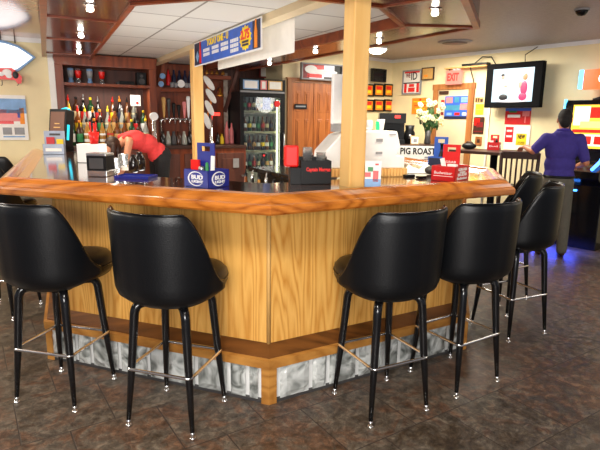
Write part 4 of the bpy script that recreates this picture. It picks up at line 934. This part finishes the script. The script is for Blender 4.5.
# television
s0, s1 = WB.sz(485.5, 85, .22)[0], WB.sz(541.5, 85, .22)[0]; zt_ = WB.sz(513, 62.5, .22)[1]; zb_ = WB.sz(513, 107.5, .22)[1]
tv = thing('television', 'large black flat television showing two people on the right wall', 'television', WB.at((s0 + s1)/2, .22, (zt_ + zb_)/2), WB.a)
w, h = (s1 - s0)/2, (zt_ - zb_)/2
MB().box(-w, w, 0, .09, -h, h).build('bezel', m_matte, tv, bevel=.01)
sw, sh = w - .11, h - .075
scm = glow('screen_sky', srgb(196, 226, 240), 1.1)
sc = MB().box(-sw, sw, -.003, 0, -sh, sh).build('screen', scm, tv)
E_ = lambda n, c: glow(n, c, 1.)
e1, e2, e3, e4, e5 = E_('pic_white', srgb(248, 240, 240)), E_('pic_dark', srgb(30, 30, 34)), E_('pic_pink', srgb(232, 60, 110)), E_('pic_skin', srgb(228, 176, 150)), E_('pic_blond', srgb(196, 150, 96))
PZ = [0]
def pic(nm, m, *el):
    for x, z, rx, rz in el: MB().ell((x*sw, -.005, z*sh), (rx*sw, .003 + .001*PZ[0], rz*sh), 18).build(nm, m, sc)
    PZ[0] += 1
pic('picture', e1, (-.45, -.1, .15, .4), (0, -.93, .9, .1)); pic('picture', e4, (-.48, .5, .085, .14), (-.33, -.05, .1, .08), (.55, .42, .09, .14), (.4, .0, .1, .2)); pic('picture', e2, (-.5, .62, .09, .09), (-.4, -.72, .22, .2)); pic('picture', e5, (.62, .46, .1, .2)); pic('picture', e3, (.58, -.2, .17, .42), (.55, -.7, .2, .25))
MB().box(-.25, .25, .09, .219, -.15, .15).build('wall_mount', m_dgrey, tv)
MB().tube([(w - .3, .1, h), (w - .32, .12, h + .1), (w - .2, .2, h + .2)], .006, 6).build('cable', m_black, tv)
tv['physics'] = 'mounted'
frame('notice', WB, 475.5, 97.5, 483, 102.5, .006, 'small dark lettered notice left of the television', 'notice', None, m_tan, extra=[(.05, .25, .1, .9, m_brown), (.35, .55, .1, .9, m_brown), (.65, .95, .1, .7, m_brown)])
frame('notice', WB, 476, 104, 483, 114.5, .006, 'plain yellow paper below the small lettered notice', 'notice', None, m_yel, extra=[(.1, .9, .45, .5, m_tan)])
frame('poster', WB, 474, 117, 483.3, 134, .006, 'small dark red poster right of the exit door', 'poster', None, m_brown, extra=[(.1, .6, .5, .92, m_redp), (.3, .9, .4, .7, m_dred), (.1, .9, .12, .18, m_dred)])
frame('notice', WB, 475.5, 136.5, 481.5, 145.5, .006, 'little brown picture below the small dark red poster', 'picture', None, m_dframe, extra=[(.3, .7, .3, .7, m_brown)])
s = WB.sz(489, 120, .0)[0]; z1 = WB.sz(489, 103, 0)[1]
tag(MB().cyl((0, 0, 0.02), (0, 0, z1), .014, n=10).build('conduit', m_white, None, WB.at(s, .018), WB.a), 'white vertical conduit pipe below the television', 'pipe')
t, w, h, y = frame('poster', WB, 506, 108, 530, 124.5, .008, 'red drink poster with blue top below the television', 'poster', None, m_redc, extra=[(0, 1, .82, 1, m_mblue), (.1, .6, .42, .6, m_white), (.15, .45, .72, .84, m_green), (.68, .95, .5, .8, m_pink), (.78, .82, .1, .5, m_pink)])
t, w, h, y = frame('poster', WB, 505.5, 125, 528.5, 150, .008, 'white poster with red can and yellow square below the red drink poster', 'poster', None, m_paper, extra=[(.03, .35, .3, .92, m_redc), (.08, .3, .72, .8, m_white), (.08, .3, .5, .58, m_white), (.48, .88, .2, .66, m_yel), (.55, .82, .3, .34, m_brown), (.55, .82, .24, .27, m_brown)])
words(t, 'NEW', .08, m_brown, .18*w, y - .003, .03*h, wid=.28*w, bold=.003)
# ---------------------------------------------------------------- serving counter in the corner
sx0, sx1 = 1.08, 1.98
sv = thing('serving_counter', 'dark serving counter in the far corner carrying a flower vase', 'counter', (sx0, 7.55, 0), R(-6))
MB().box(0, sx1 - sx0, .01, .5, .06, 1.12).build('body', m_brown, sv); MB().box(-.02, sx1 - sx0 + .02, -.02, .52, 1.12, 1.16).build('top', m_brown, sv)
for i in range(2): d_ = MB().box(.03 + i*.44, .43 + i*.44, -.008, .01, .12, 1.0).build('door', m_red, sv); MB().cyl((.39 + i*.1, -.008, .6), (.39 + i*.1, -.03, .6), .012).build('knob', m_steel, d_)
def onsv(x, y): a = R(-6); return sv.location + Vector((x*cos(a) - y*sin(a), x*sin(a) + y*cos(a), 1.1608))
t = thing('banner', 'white PIG ROAST banner hung on the front of the serving counter', 'banner', onsv(.6, -.025) - Vector((0, 0, .17)), R(-6))
MB().box(-.3, .31, -.003, .003, -.03, .155).build('sheet', m_paper, t); words(t, 'PIG ROAST', .125, m_black, 0.0, -.004, .075, wid=.5, bold=.004); MB().box(.1, .3, -.005, -.003, -.02, .005).build('small_print', m_grey, t); t['physics'] = 'hanging'
t = thing('coffee_machine', 'black coffee machine with a red light on the serving counter', 'coffee machine', onsv(.22, .24), R(-6))
MB().box(-.18, .2, -.18, .18, 0, .06).box(-.18, .2, .02, .18, .06, .38).box(-.18, .2, -.18, .18, .3, .44).build('body', m_black, t, weld=False); MB().box(.04, .12, -.184, -.18, .37, .41).build('light', glow('red_lamp', (1, .03, .02, 1), 2), t)
MB().lathe([(.06, .062), (.075, .1), (.07, .18), (.05, .21), (.002, .212)], 16, 0, (0, -.08, 0)).build('carafe', m_blackg, t)
t = thing('coffee_grinder', 'small black appliance right of the coffee machine', 'appliance', onsv(.5, .28), R(-6)); MB().lathe([(.08, 0), (.08, .16), (.06, .2), (.07, .27), (.002, .275)], 18).build('body', m_black, t); MB().lathe([(.02, 0), (.025, .05), (.002, .06)], 10, 0, (-.0, -.085, .08)).build('spout', m_steel, t)
t = thing('picture_card', 'small framed picture card on the serving counter left of the vase', 'picture', onsv(.56, .06), R(-6)); MB().box(-.06, .06, 0, .012, 0, .125).build('frame', m_tan, t); MB().box(-.05, .05, -.002, 0, .012, .112).build('sheet', m_paper, t); MB().box(-.02, .03, -.003, -.002, .03, .08).build('print', m_grey, t)
fv = thing('flower_vase', 'tall vase of white and yellow flowers on the serving counter', 'vase', onsv(.76, .22), 0)
MB().lathe([(.04, 0), (.05, .02), (.04, .1), (.045, .2), (.04, .2), (.035, .1), (.03, .02)], 18).build('vase', m_dgrey, fv)
m_petal = plain('petal', srgb(208, 198, 152), .6); random.seed(11); ms, ml = MB(), MB()
for i in range(46):
    a = random.uniform(0, 2*pi); r = .2*random.random()**.6; z = .3 + random.random()*.3 - r*.3; e = Vector((r*cos(a), r*sin(a)*.8, z + .04))
    ms.tube([(e.x*.08, e.y*.08, .05), (e.x*.35, e.y*.35, .24), e], .0035, 5)
    mw = MB()
    for k_ in range(5): b = 2*pi*k_/5; mw.ell(e + Vector((.02*cos(b), -.008, .02*sin(b))), (.018, .01, .018), 8)
    bl = mw.build('blossom', m_petal, fv, weld=False); MB().ell(e + Vector((0, -.016, 0)), (.009, .007, .009), 8).build('flower_centre', m_yel, bl)
    l = e*.7 + Vector((0, 0, .05)); ml.ell(l, (.02, .007, .05), 8, 0, None)
ms.build('stems', m_dkgreen, fv, weld=False); ml.build('leaves', m_dkgreen, fv, weld=False)
# ---------------------------------------------------------------- tall table and chair
tb = thing('pub_table', 'dark tall pub table against the right wall below the television', 'table', (2.5, 6.72, 0), WB.a)
MB().box(-.5, .42, -.28, .3, 1.09, 1.13).build('top', m_brown, tb, bevel=.006)
MB().cyl((0, 0, .03), (0, 0, 1.09), .045).build('column', m_black, tb)
MB().box(-.32, .32, -.04, .04, 0, .03).box(-.04, .04, -.26, .28, 0, .03).build('foot', m_black, tb, weld=False)
cr = lambda t, x, y, h: words(t, 'Bud', .03, m_white, 0, -y - .001, h*.5, wid=x*1.4)
p = atZ(499, 150.3, 1.131); c4 = carrier('condiment_caddy', 'red carton caddy on the tall pub table', Vector((p.x, p.y, 1.1312)), -30, .15, .13, .1, .2, m_redc, None, cr, lambda t, x, y, h: MB().box(x, x + .001, -y*.7, y*.7, h*.3, h*.7).build('print', m_white, t))
put(c4, 'paper_napkin', MB().box(-.02, .02, -.01, .01, 0, .12), m_paper, 'folded white napkins in the red caddy on the pub table', 'napkin', -.03, -.03, .004)
put(c4, 'sauce_bottle', MB().lathe([(.018, 0), (.018, .1), (.008, .14), (.002, .142)], 12), m_blackg, 'dark sauce bottle in the red caddy on the pub table', 'bottle', .03, -.03, .004)
t = thing('purse', 'dark handbag lying at the left end of the pub table', 'bag', Vector((2.24, 6.95, 1.131)), R(-40)); MB().ell((0, 0, .045), (.1, .06, .045)).build('body', m_black, t); MB().tube([(-.06, 0, .07), (-.03, 0, .1), (.03, 0, .1), (.06, 0, .07)], .008, 8).build('handle', m_brown, t)
def pubchair(loc, rz, label):
    t = thing('pub_chair', label, 'chair', loc, rz, 'tall wooden chairs')
    MB().box(-.21, .21, -.21, .2, .7, .745).build('seat', m_black, t, bevel=.012)
    for sx in (-1, 1):
        MB().tube([(sx*.2, -.2, 0), (sx*.185, -.18, .7)], [.018, .022], 8).build('leg', m_brown, t)
        MB().tube([(sx*.2, .23, 0), (sx*.19, .185, .7), (sx*.195, .2, .9), (sx*.2, .25, 1.15)], [.018, .022, .02, .018], 8).build('leg', m_brown, t)
        MB().box(sx*.193 - .012, sx*.193 + .012, -.19, .2, .3, .33).build('stretcher', m_brown, t)
    MB().box(-.19, .19, -.205, -.18, .25, .28).build('stretcher', m_brown, t)
    mb = MB(); mb.at((0, .225, 1.08), 0, R(-10)); mb.box(-.2, .2, -.012, .012, 0, .085); mb.build('top_rail', m_brown, t, bevel=.005)
    for i in range(6): x = -.14 + .056*i; MB().tube([(x, .185, .745), (x, .2, .92), (x, .232, 1.09)], .011, 6).build('slat', m_brown, t)
    return t
pubchair((2.61, 6.2, 0), R(158), 'dark slatted tall chair under the hand of the man in purple')
# ---------------------------------------------------------------- slot machine
sm = thing('slot_machine', 'black upright gaming machine with lit orange screen and blue edge neon', 'gaming machine', WB.at(WB.sz(558.5, 130, .5)[0], .5), WB.a)
MW = .58
mb = MB(); mb.T = Matrix.Rotation(pi/2, 4, 'Z') @ Matrix.Rotation(pi/2, 4, 'X')   # profile in (y,z) extruded along x
prof = [(.0, .0), (.5, 0), (.5, 1.84), (.16, 1.84), (.12, 1.8), (.1, 1.2), (.06, 1.1), (-.16, .98), (-.16, .9), (.0, .8)]
mb.prism(prof, 0, MW); mb.build('cabinet', m_blackg, sm, bevel=.006)
mb = MB(); mb.add([(.1, .115, 1.78), (MW - .06, .115, 1.78), (MW - .06, .096, 1.25), (.1, .096, 1.25)], [(3, 2, 1, 0)]); scr = mb.build('screen', glow('slot_screen', srgb(255, 190, 60), 1.5), sm)
f = lambda x, z: (x, .1145 - (1.78 - z)*.036 - .006, z)
def sp(nm, m, x0, x1, z0, z1, d=0): a = [f(x0, z0), f(x1, z0), f(x1, z1), f(x0, z1)]; MB().add([(p[0], p[1] - d, p[2]) for p in a], [(0, 1, 2, 3)]).build(nm, m, scr)
s_w, s_r, s_y = glow('slot_white', srgb(255, 246, 220), 1.4), glow('slot_red', srgb(210, 30, 10), 1.), glow('slot_yellow', srgb(255, 220, 120), 1.4)
sm.scale = (1, 1, .96)
sp('graphic', s_w, .12, .3, 1.53, 1.76); sp('graphic', s_r, .3, .48, 1.62, 1.75); sp('graphic', s_y, .2, .5, 1.5, 1.58, .002); sp('graphic', s_w, .12, .5, 1.28, 1.42); sp('graphic', s_r, .12, .5, 1.44, 1.48)
for i in range(3): sp('graphic', s_r, .14 + i*.12, .23 + i*.12, 1.3, 1.4, .002)
nb = glow('blue_neon', (.05, .25, 1, 1), 5); nc = glow('cyan_neon', (.1, .55, 1, 1), 3)
MB().box(-.012, .0, .1, .16, 1.68, 1.85).build('side_light', nc, sm)
MB().tube([(MW - .03, .1, 1.82), (MW - .03, .088, 1.45), (MW - .035, .06, 1.25), (MW - .06, -.02, 1.1), (MW - .09, -.15, 1.01)], .018, 8).build('neon_tube', nb, sm)
MB().box(.1, .2, -.168, -.16, .9, .94).build('button', glow('red_button', (1, .04, .02, 1), 3), sm)
MB().box(.075, .225, -.166, -.14, .84, .88).build('button', nb, sm); MB().box(.06, .3, -.03, -.003, .72, .74).build('neon_strip', nb, sm)
p = sm.location
tp_ = thing('topper_sign', 'glowing orange curved sign with blue ends on top of the gaming machine', 'sign', p + Vector((0, 0, 1.7672)) + WB.u*.36 - WB.n*.3, WB.a)
MB().lathe([(.12, 0), (.12, .02), (.05, .04), (.05, .12), (.002, .121)], 18).build('stand', m_black, tp_)
mb = MB(); n = 12; pts = []
for i in range(n+1): x = -.26 + .52*i/n; pts.append((x, -.06 + .05*(2*i/n - 1)**2))
mb.prism(pts + [(.26, .07), (-.26, .07)], .13, .36); mb.build('face', glow('topper_face', srgb(236, 110, 50), 1.), tp_)
for a_ in (-.31, .262): MB().box(a_, a_ + .048, -.02, .07, .14, .36).build('end_light', nc, tp_)
MB().ell((0.05, -.05, .25), (.13, .02, .09)).build('flash', glow('topper_white', (1, .95, .85, 1), 1.4), tp_)
MB().lathe([(.05, .36), (.05, .47), (.055, .47), (.055, .5), (.05, .5), (.05, .56), (.03, .6), (.002, .605)], 18).build('beacon', [m_white], tp_)
MB().lathe([(.056, .45), (.056, .49), (.05, .49)], 18).build('beacon_band', m_green, tp_)
# ---------------------------------------------------------------- ceiling fittings
p = atZ(377, 47.5, ZC); t = thing('ceiling_dome_lamp', 'bright round dome lamp on the far ceiling right of the post', 'lamp', (p.x, p.y, ZC - .0008)); MB().lathe([(.002, -.09), (.07, -.08), (.12, -.05), (.135, -.02)], 24).build('dome', glow('dome_glow', (1, .95, .85, 1), 9), t); MB().lathe([(.15, -.025), (.15, -.001), (.002, -.0005)], 24).build('rim', m_white, t); DOME = p
p = atZ(455, 41.5, ZC); t = thing('ceiling_vent', 'round dark ceiling vent left of the television', 'vent', (p.x, p.y, ZC - .0008)); MB().lathe([(.002, -.02), (.12, -.022), (.2, -.015), (.22, -.0)], 28).build('rim', m_grey, t); MB().lathe([(.002, -.026), (.15, -.025), (.16, -.0215)], 28).build('grille', m_black, t)
p = atZ(582, 9, ZC); t = thing('security_dome', 'small dark dome camera on the ceiling near the top right', 'camera', (p.x, p.y, ZC - .0008)); MB().lathe([(.002, -.06), (.03, -.055), (.05, -.03), (.055, -.012)], 20).build('dome', m_blackg, t); MB().lathe([(.065, -.014), (.065, -.0)], 20).build('rim', m_grey, t)
# ---------------------------------------------------------------- people
class Fig(MB):
    def cap(s, a, b, r0, r1=None):
        r1 = r0 if r1 is None else r1; a, b = Vector(a), Vector(b); n = max(2, int((b - a).length/(min(r0, r1)*.45)) + 1)
        for i in range(n+1):
            t = i/n; r = r0 + (r1 - r0)*t; s.ell(a.lerp(b, t), (r, r, r), 12)
        return s
    def chain(s, pts, rs):
        for i in range(len(pts)-1): s.cap(pts[i], pts[i+1], rs[i], rs[i+1])
        return s
    def hand(s, w, d, pn, sd):      # wrist, direction of fingers, palm normal (inner side), thumb side vector
        w, d, pn, sd = Vector(w), Vector(d).normalized(), Vector(pn).normalized(), Vector(sd).normalized()
        for k in (-.026, -.009, .009, .026): s.cap(w + d*.005 + sd*k*.6, w + d*.085 + sd*k, .014, .0125)
        for k, L in ((.029, .066), (.0098, .078), (-.0098, .073), (-.029, .057)):
            b = w + d*.088 + sd*k; m = b + d*L*.5 + pn*L*.16; m2 = m + d*L*.26 + pn*L*.3; e = m2 + d*L*.1 + pn*L*.26
            s.chain([b, m, m2, e], [.0098, .009, .0085, .0075])
        b = w + d*.025 + sd*.024; m = b + d*.028 + sd*.03 + pn*.012; e = m + d*.034 + sd*.008 + pn*.012
        s.chain([b, m, e], [.014, .0115, .009]); return s
    def flesh(s, name, m, parent, vox, it=6):
        o = s.build(name, m, None, weld=False)
        r = o.modifiers.new('r', 'REMESH'); r.mode = 'VOXEL'; r.voxel_size = vox
        q = o.modifiers.new('s', 'SMOOTH'); q.factor = .5; q.iterations = it
        dg = bpy.context.evaluated_depsgraph_get(); me = bpy.data.meshes.new_from_object(o.evaluated_get(dg))
        old = o.data; o.modifiers.clear(); o.data = me; bpy.data.meshes.remove(old)
        for p in me.polygons: p.use_smooth = True
        if parent: o.parent = parent
        return o
def head(f, c, ax=None):    # c head centre, facing -y, upright
    c = Vector(c)
    f.ell(c + Vector((0, .01, .02)), (.074, .092, .092), 16); f.ell(c + Vector((0, -.025, -.035)), (.058, .062, .075), 16)
    f.cap(c + Vector((0, -.088, .012)), c + Vector((0, -.108, -.02)), .009, .013); f.ell(c + Vector((0, -.088, -.052)), (.022, .008, .008), 10); f.ell(c + Vector((0, -.075, -.088)), (.025, .018, .018), 10)
    for s in (-1, 1): f.ell(c + Vector((s*.077, .012, -.012)), (.012, .022, .032), 10); f.ell(c + Vector((s*.032, -.082, .018)), (.02, .008, .008), 8)
mp = thing('person', 'man in purple polo shirt and grey trousers leaning one hand on a chair', 'person', (2.87, 5.74, 0), face(.3, .95))
mp.scale = (.9, .95, .965)
LA = [(.185, .01, 1.365), (.32, .02, 1.225), (.40, -.13, 1.262)]; RA = [(-.185, .01, 1.365), (-.275, .05, 1.11), (-.24, -.19, 1.06)]
f = Fig()
f.ell((0, .01, .93), (.15, .11, .12)); f.ell((0, -.01, 1.08), (.15, .11, .16)); f.ell((0, 0, 1.25), (.165, .1, .16)); f.cap((-.15, .01, 1.36), (.15, .01, 1.36), .06)
f.cap((0, .015, 1.38), (0, -.0, 1.5), .06, .056); head(f, (0, -.02, 1.585))
for arm in (LA, RA): f.chain(arm, [.054, .041, .03])
f.hand(LA[2], (.3, -.85, -.12), (0, -.1, -1), (-.9, -.3, 0)); f.hand(RA[2], (.1, -1, -.1), (.1, 0, -1), (.9, .1, .1))
for s in (-1, 1): f.chain([(s*.09, .0, .9), (s*.115, -.015, .5), (s*.125, .02, .1)], [.085, .055, .04])
f.flesh('body', m_skin2, mp, .0062, 5)
f = Fig()
f.ell((0, .008, .965), (.178, .133, .1)); f.ell((0, -.012, 1.08), (.18, .14, .17)); f.ell((0, .004, 1.24), (.19, .125, .175)); f.cap((-.155, .012, 1.36), (.155, .012, 1.36), .074); f.cap((-.06, .02, 1.415), (.06, .02, 1.415), .058); f.cap((-.03, .05, 1.43), (.03, .05, 1.43), .045)
for arm in (LA, RA): a, b = Vector(arm[0]), Vector(arm[1]); f.cap(a, a.lerp(b, .8), .073, .06)
sh = f.flesh('polo_shirt', plain('purple_cloth', srgb(58, 46, 130), .85, var=.08, scale=30), mp, .0085, 8)
mb = MB(); mb.tube([(.068*cos(a), .008 + .066*sin(a), 1.462 + .012*sin(a)) for a in [2*pi*k/24 for k in range(24)]], .017, 8, closed=True); mb.build('collar', plain('purple_collar', srgb(58, 42, 136), .8), sh)
m_trs = plain('grey_trouser_cloth', srgb(92, 88, 78), .85, var=.1, scale=30)
f = Fig()
f.ell((0, .012, .9), (.172, .132, .12)); 
for s in (-1, 1): f.chain([(s*.085, .01, .88), (s*.115, -.01, .5), (s*.125, .02, .09)], [.1, .078, .066])
tr = f.flesh('trousers', m_trs, mp, .0095, 8)
mb = MB(); mb.tube([(.172*cos(a), .01 + .132*sin(a), .945) for a in [2*pi*k/32 for k in range(32)]], .014, 6, closed=True); mb.build('belt', m_black, mp)
for s in (-1, 1): f = Fig(); f.ell((s*.13, -.05, .035), (.045, .12, .036), 14); f.ell((s*.127, .02, .06), (.042, .055, .058), 12); o = f.flesh('shoe', m_brown, mp, .008, 4)
f = Fig(); f.ell((0, .012, 1.615), (.083, .1, .095)); f.ell((0, .05, 1.575), (.07, .062, .085)); f.ell((0, -.06, 1.67), (.055, .04, .03)); f.flesh('hair', plain('dark_hair', srgb(20, 14, 12), .8, var=.3, scale=60, bump=.5), mp, .006, 4)
for s in (-1, 1): MB().ell((s*.032, -.097, 1.598), (.012, .006, .006), 10).build('eye', m_white, mp); 
# the bartender, bent over behind the bar on a low duckboard
dk = MB().box(-.5, .5, -.35, .35, 0, .03).box(-.5, .5, -.35, .35, .07, .1).box(-.5, -.45, -.35, .35, .03, .07).box(.45, .5, -.35, .35, .03, .07).build('duckboard', m_brown, None, (-1.82, 5.9, 0), WA.a); dk.scale = (1, 1, 1.5); tag(dk, 'low dark duckboard under the bartender behind the bar', 'mat')
bp = thing('person', 'bartender in coral tank top and black trousers bending over behind the bar', 'person', (-1.66, 6.0, .153), face(-.78, -.62)); bp.scale = (.88, .88, .965)
f = Fig(); L1 = [(.16, -.43, 1.1), (.19, -.5, .86), (.12, -.6, .68)]; R1 = [(-.16, -.43, 1.1), (-.19, -.52, .86), (-.1, -.62, .68)]
def torso(f, g):
    f.ell((0, .0, .97), (.14 + g, .115 + g, .12 + g)); f.ell((0, -.14, 1.085), (.125 + g, .13 + g, .1 + g)); f.ell((0, -.29, 1.13), (.14 + g, .14 + g, .1 + g))
torso(f, 0); f.cap((-.13, -.42, 1.12), (.13, -.42, 1.12), .056)
f.cap((0, -.44, 1.12), (0, -.53, 1.06), .05, .048)
hc = Vector((0, -.59, 1.05)); f.ell(hc, (.07, .085, .1), 16, 0, None); f.ell(hc + Vector((0, -.06, -.05)), (.05, .05, .06)); f.cap(hc + Vector((0, -.09, -.06)), hc + Vector((0, -.115, -.085)), .009, .012)
for a in (L1, R1): f.chain(a, [.048, .036, .026])
f.hand(L1[2], (-.3, -.5, -.8), (-.6, .2, 0), (0, -.8, .5)); f.hand(R1[2], (.3, -.5, -.8), (.6, .2, 0), (0, -.8, .5))
for s in (-1, 1): f.chain([(s*.085, .02, .9), (s*.095, .0, .48), (s*.1, .04, .09)], [.08, .055, .038])
f.flesh('body', m_skin, bp, .0065, 5)
f = Fig(); torso(f, .014); f.ell((0, -.37, 1.12), (.12, .08, .085)); 
for s in (-1, 1): f.cap((s*.09, -.34, 1.2), (s*.085, -.46, 1.165), .028, .026)
f.flesh('tank_top', plain('coral_cloth', srgb(226, 66, 66), .8, var=.08, scale=30), bp, .0085, 6)
f = Fig(); f.ell((0, .035, .94), (.168, .145, .13))
for s in (-1, 1): f.chain([(s*.085, .03, .88), (s*.1, .005, .48), (s*.1, .04, .06)], [.105, .075, .06])
f.flesh('trousers', plain('black_cloth', (.008, .008, .01, 1), .85), bp, .0095, 6)
for s in (-1, 1): f = Fig(); f.ell((s*.1, -.03, .036), (.04, .11, .035), 14); f.ell((s*.1, .035, .05), (.038, .05, .05), 12); f.flesh('shoe', m_black, bp, .008, 4)
f = Fig(); f.ell(hc + Vector((0, .012, .035)), (.084, .095, .09)); f.ell(hc + Vector((0, .06, -.01)), (.075, .055, .09))
for s in (-1, 1): f.chain([hc + Vector((s*.075, .0, .02)), hc + Vector((s*.085, -.02, -.12)), hc + Vector((s*.06, -.03, -.24))], [.035, .032, .014])
f.chain([hc + Vector((0, .08, .0)), hc + Vector((0.06, .05, -.14)), hc + Vector((.05, .02, -.22))], [.04, .035, .015])
f.flesh('hair', plain('brown_hair', srgb(52, 30, 20), .5, var=.4, scale=60, bump=.5), bp, .007, 3)
for s in (-1, 1): MB().ell(hc + Vector((s*.03, -.098, -.03)), (.011, .006, .006), 10).build('eye', m_white, bp)
for kd in kinds:
    if 'label' not in kd:
        for ch in list(kd.children): bpy.data.objects.remove(ch)
        bpy.data.objects.remove(kd)
# ---------------------------------------------------------------- light
def area(name, loc, size, power, col=(1, .93, .82), rot=(0, 0, 0), sy=None):
    l = bpy.data.lights.new(name, 'AREA'); l.energy = power; l.size = size; l.color = col
    if sy: l.shape = 'RECTANGLE'; l.size_y = sy
    o = bpy.data.objects.new(name, l); COL.objects.link(o); o.location = loc; o.rotation_euler = rot; return o
def spot(name, loc, power, col=(1, .85, .62), ang=110, blend=.7, r=.03, rot=(0, 0, 0)):
    l = bpy.data.lights.new(name, 'SPOT'); l.energy = power; l.color = col; l.spot_size = R(ang); l.spot_blend = blend; l.shadow_soft_size = r
    o = bpy.data.objects.new(name, l); COL.objects.link(o); o.location = loc; o.rotation_euler = rot; return o
def point(name, loc, power, col=(1, .9, .75), r=.05):
    l = bpy.data.lights.new(name, 'POINT'); l.energy = power; l.color = col; l.shadow_soft_size = r
    o = bpy.data.objects.new(name, l); COL.objects.link(o); o.location = loc; return o
area('front_ceiling_light', (-.3, .7, 2.45), 1.0, 45, (1, .95, .87), (R(22), 0, 0), .5)
area('window_light', (-.2, -2.6, 1.7), 2.2, 150, (1, .97, .93), (R(92), 0, 0), 1.2)
area('left_room_light', (-4.2, 3.6, 2.3), 1.2, 60, (1, .93, .8), (0, R(-8), 0))
point('left_ceiling_fill', (-3.7, 2.6, 1.9), 60, (1, .95, .86), .25)  # unseen fill added out of frame to lift the left ceiling
point('right_ceiling_fill', (4.3, 3.6, 1.9), 16, (1, .95, .88), .25)  # added fill beyond the right frame edge, brightens the ceiling there
area('inner_ceiling_fill', (-.8, 4.0, .3), 1.0, 30, (1, .97, .93), (pi, 0, 0))  # upward fill added out of sight behind the bar panel, brightens the tiles
area('bottle_fill', A3(sC0 + W_*.5, -.0, zSh - .05), W_*.75, 5, (1, .93, .8), (0, 0, WA.a), .04)  # fill added under the shelf to brighten the bottle rows
area('machine_glow', (3.0, 6.15, .16), .7, 9, (.06, .1, 1), (0, 0, R(-50)), .12)
area('right_room_light', (3.2, 3.9, 2.47), 1.0, 8, (1, .92, .82))
area('back_room_light', (1.7, 7.0, 2.47), 1.2, 80, (1, .93, .8), (R(0), 0, 0))
for i, p in enumerate(LAMPS): spot('canopy_spot', (p.x, p.y, ZN - .055), 40)
w = bpy.data.worlds.new('world'); S.world = w; w.use_nodes = True; w.node_tree.nodes['Background'].inputs[0].default_value = (.8, .85, 1, 1); w.node_tree.nodes['Background'].inputs[1].default_value = .25
S.view_settings.view_transform = 'Standard'; S.view_settings.look = 'None'; S.view_settings.gamma = 1; S.view_settings.exposure = 0.5; S.view_settings.use_curve_mapping = False
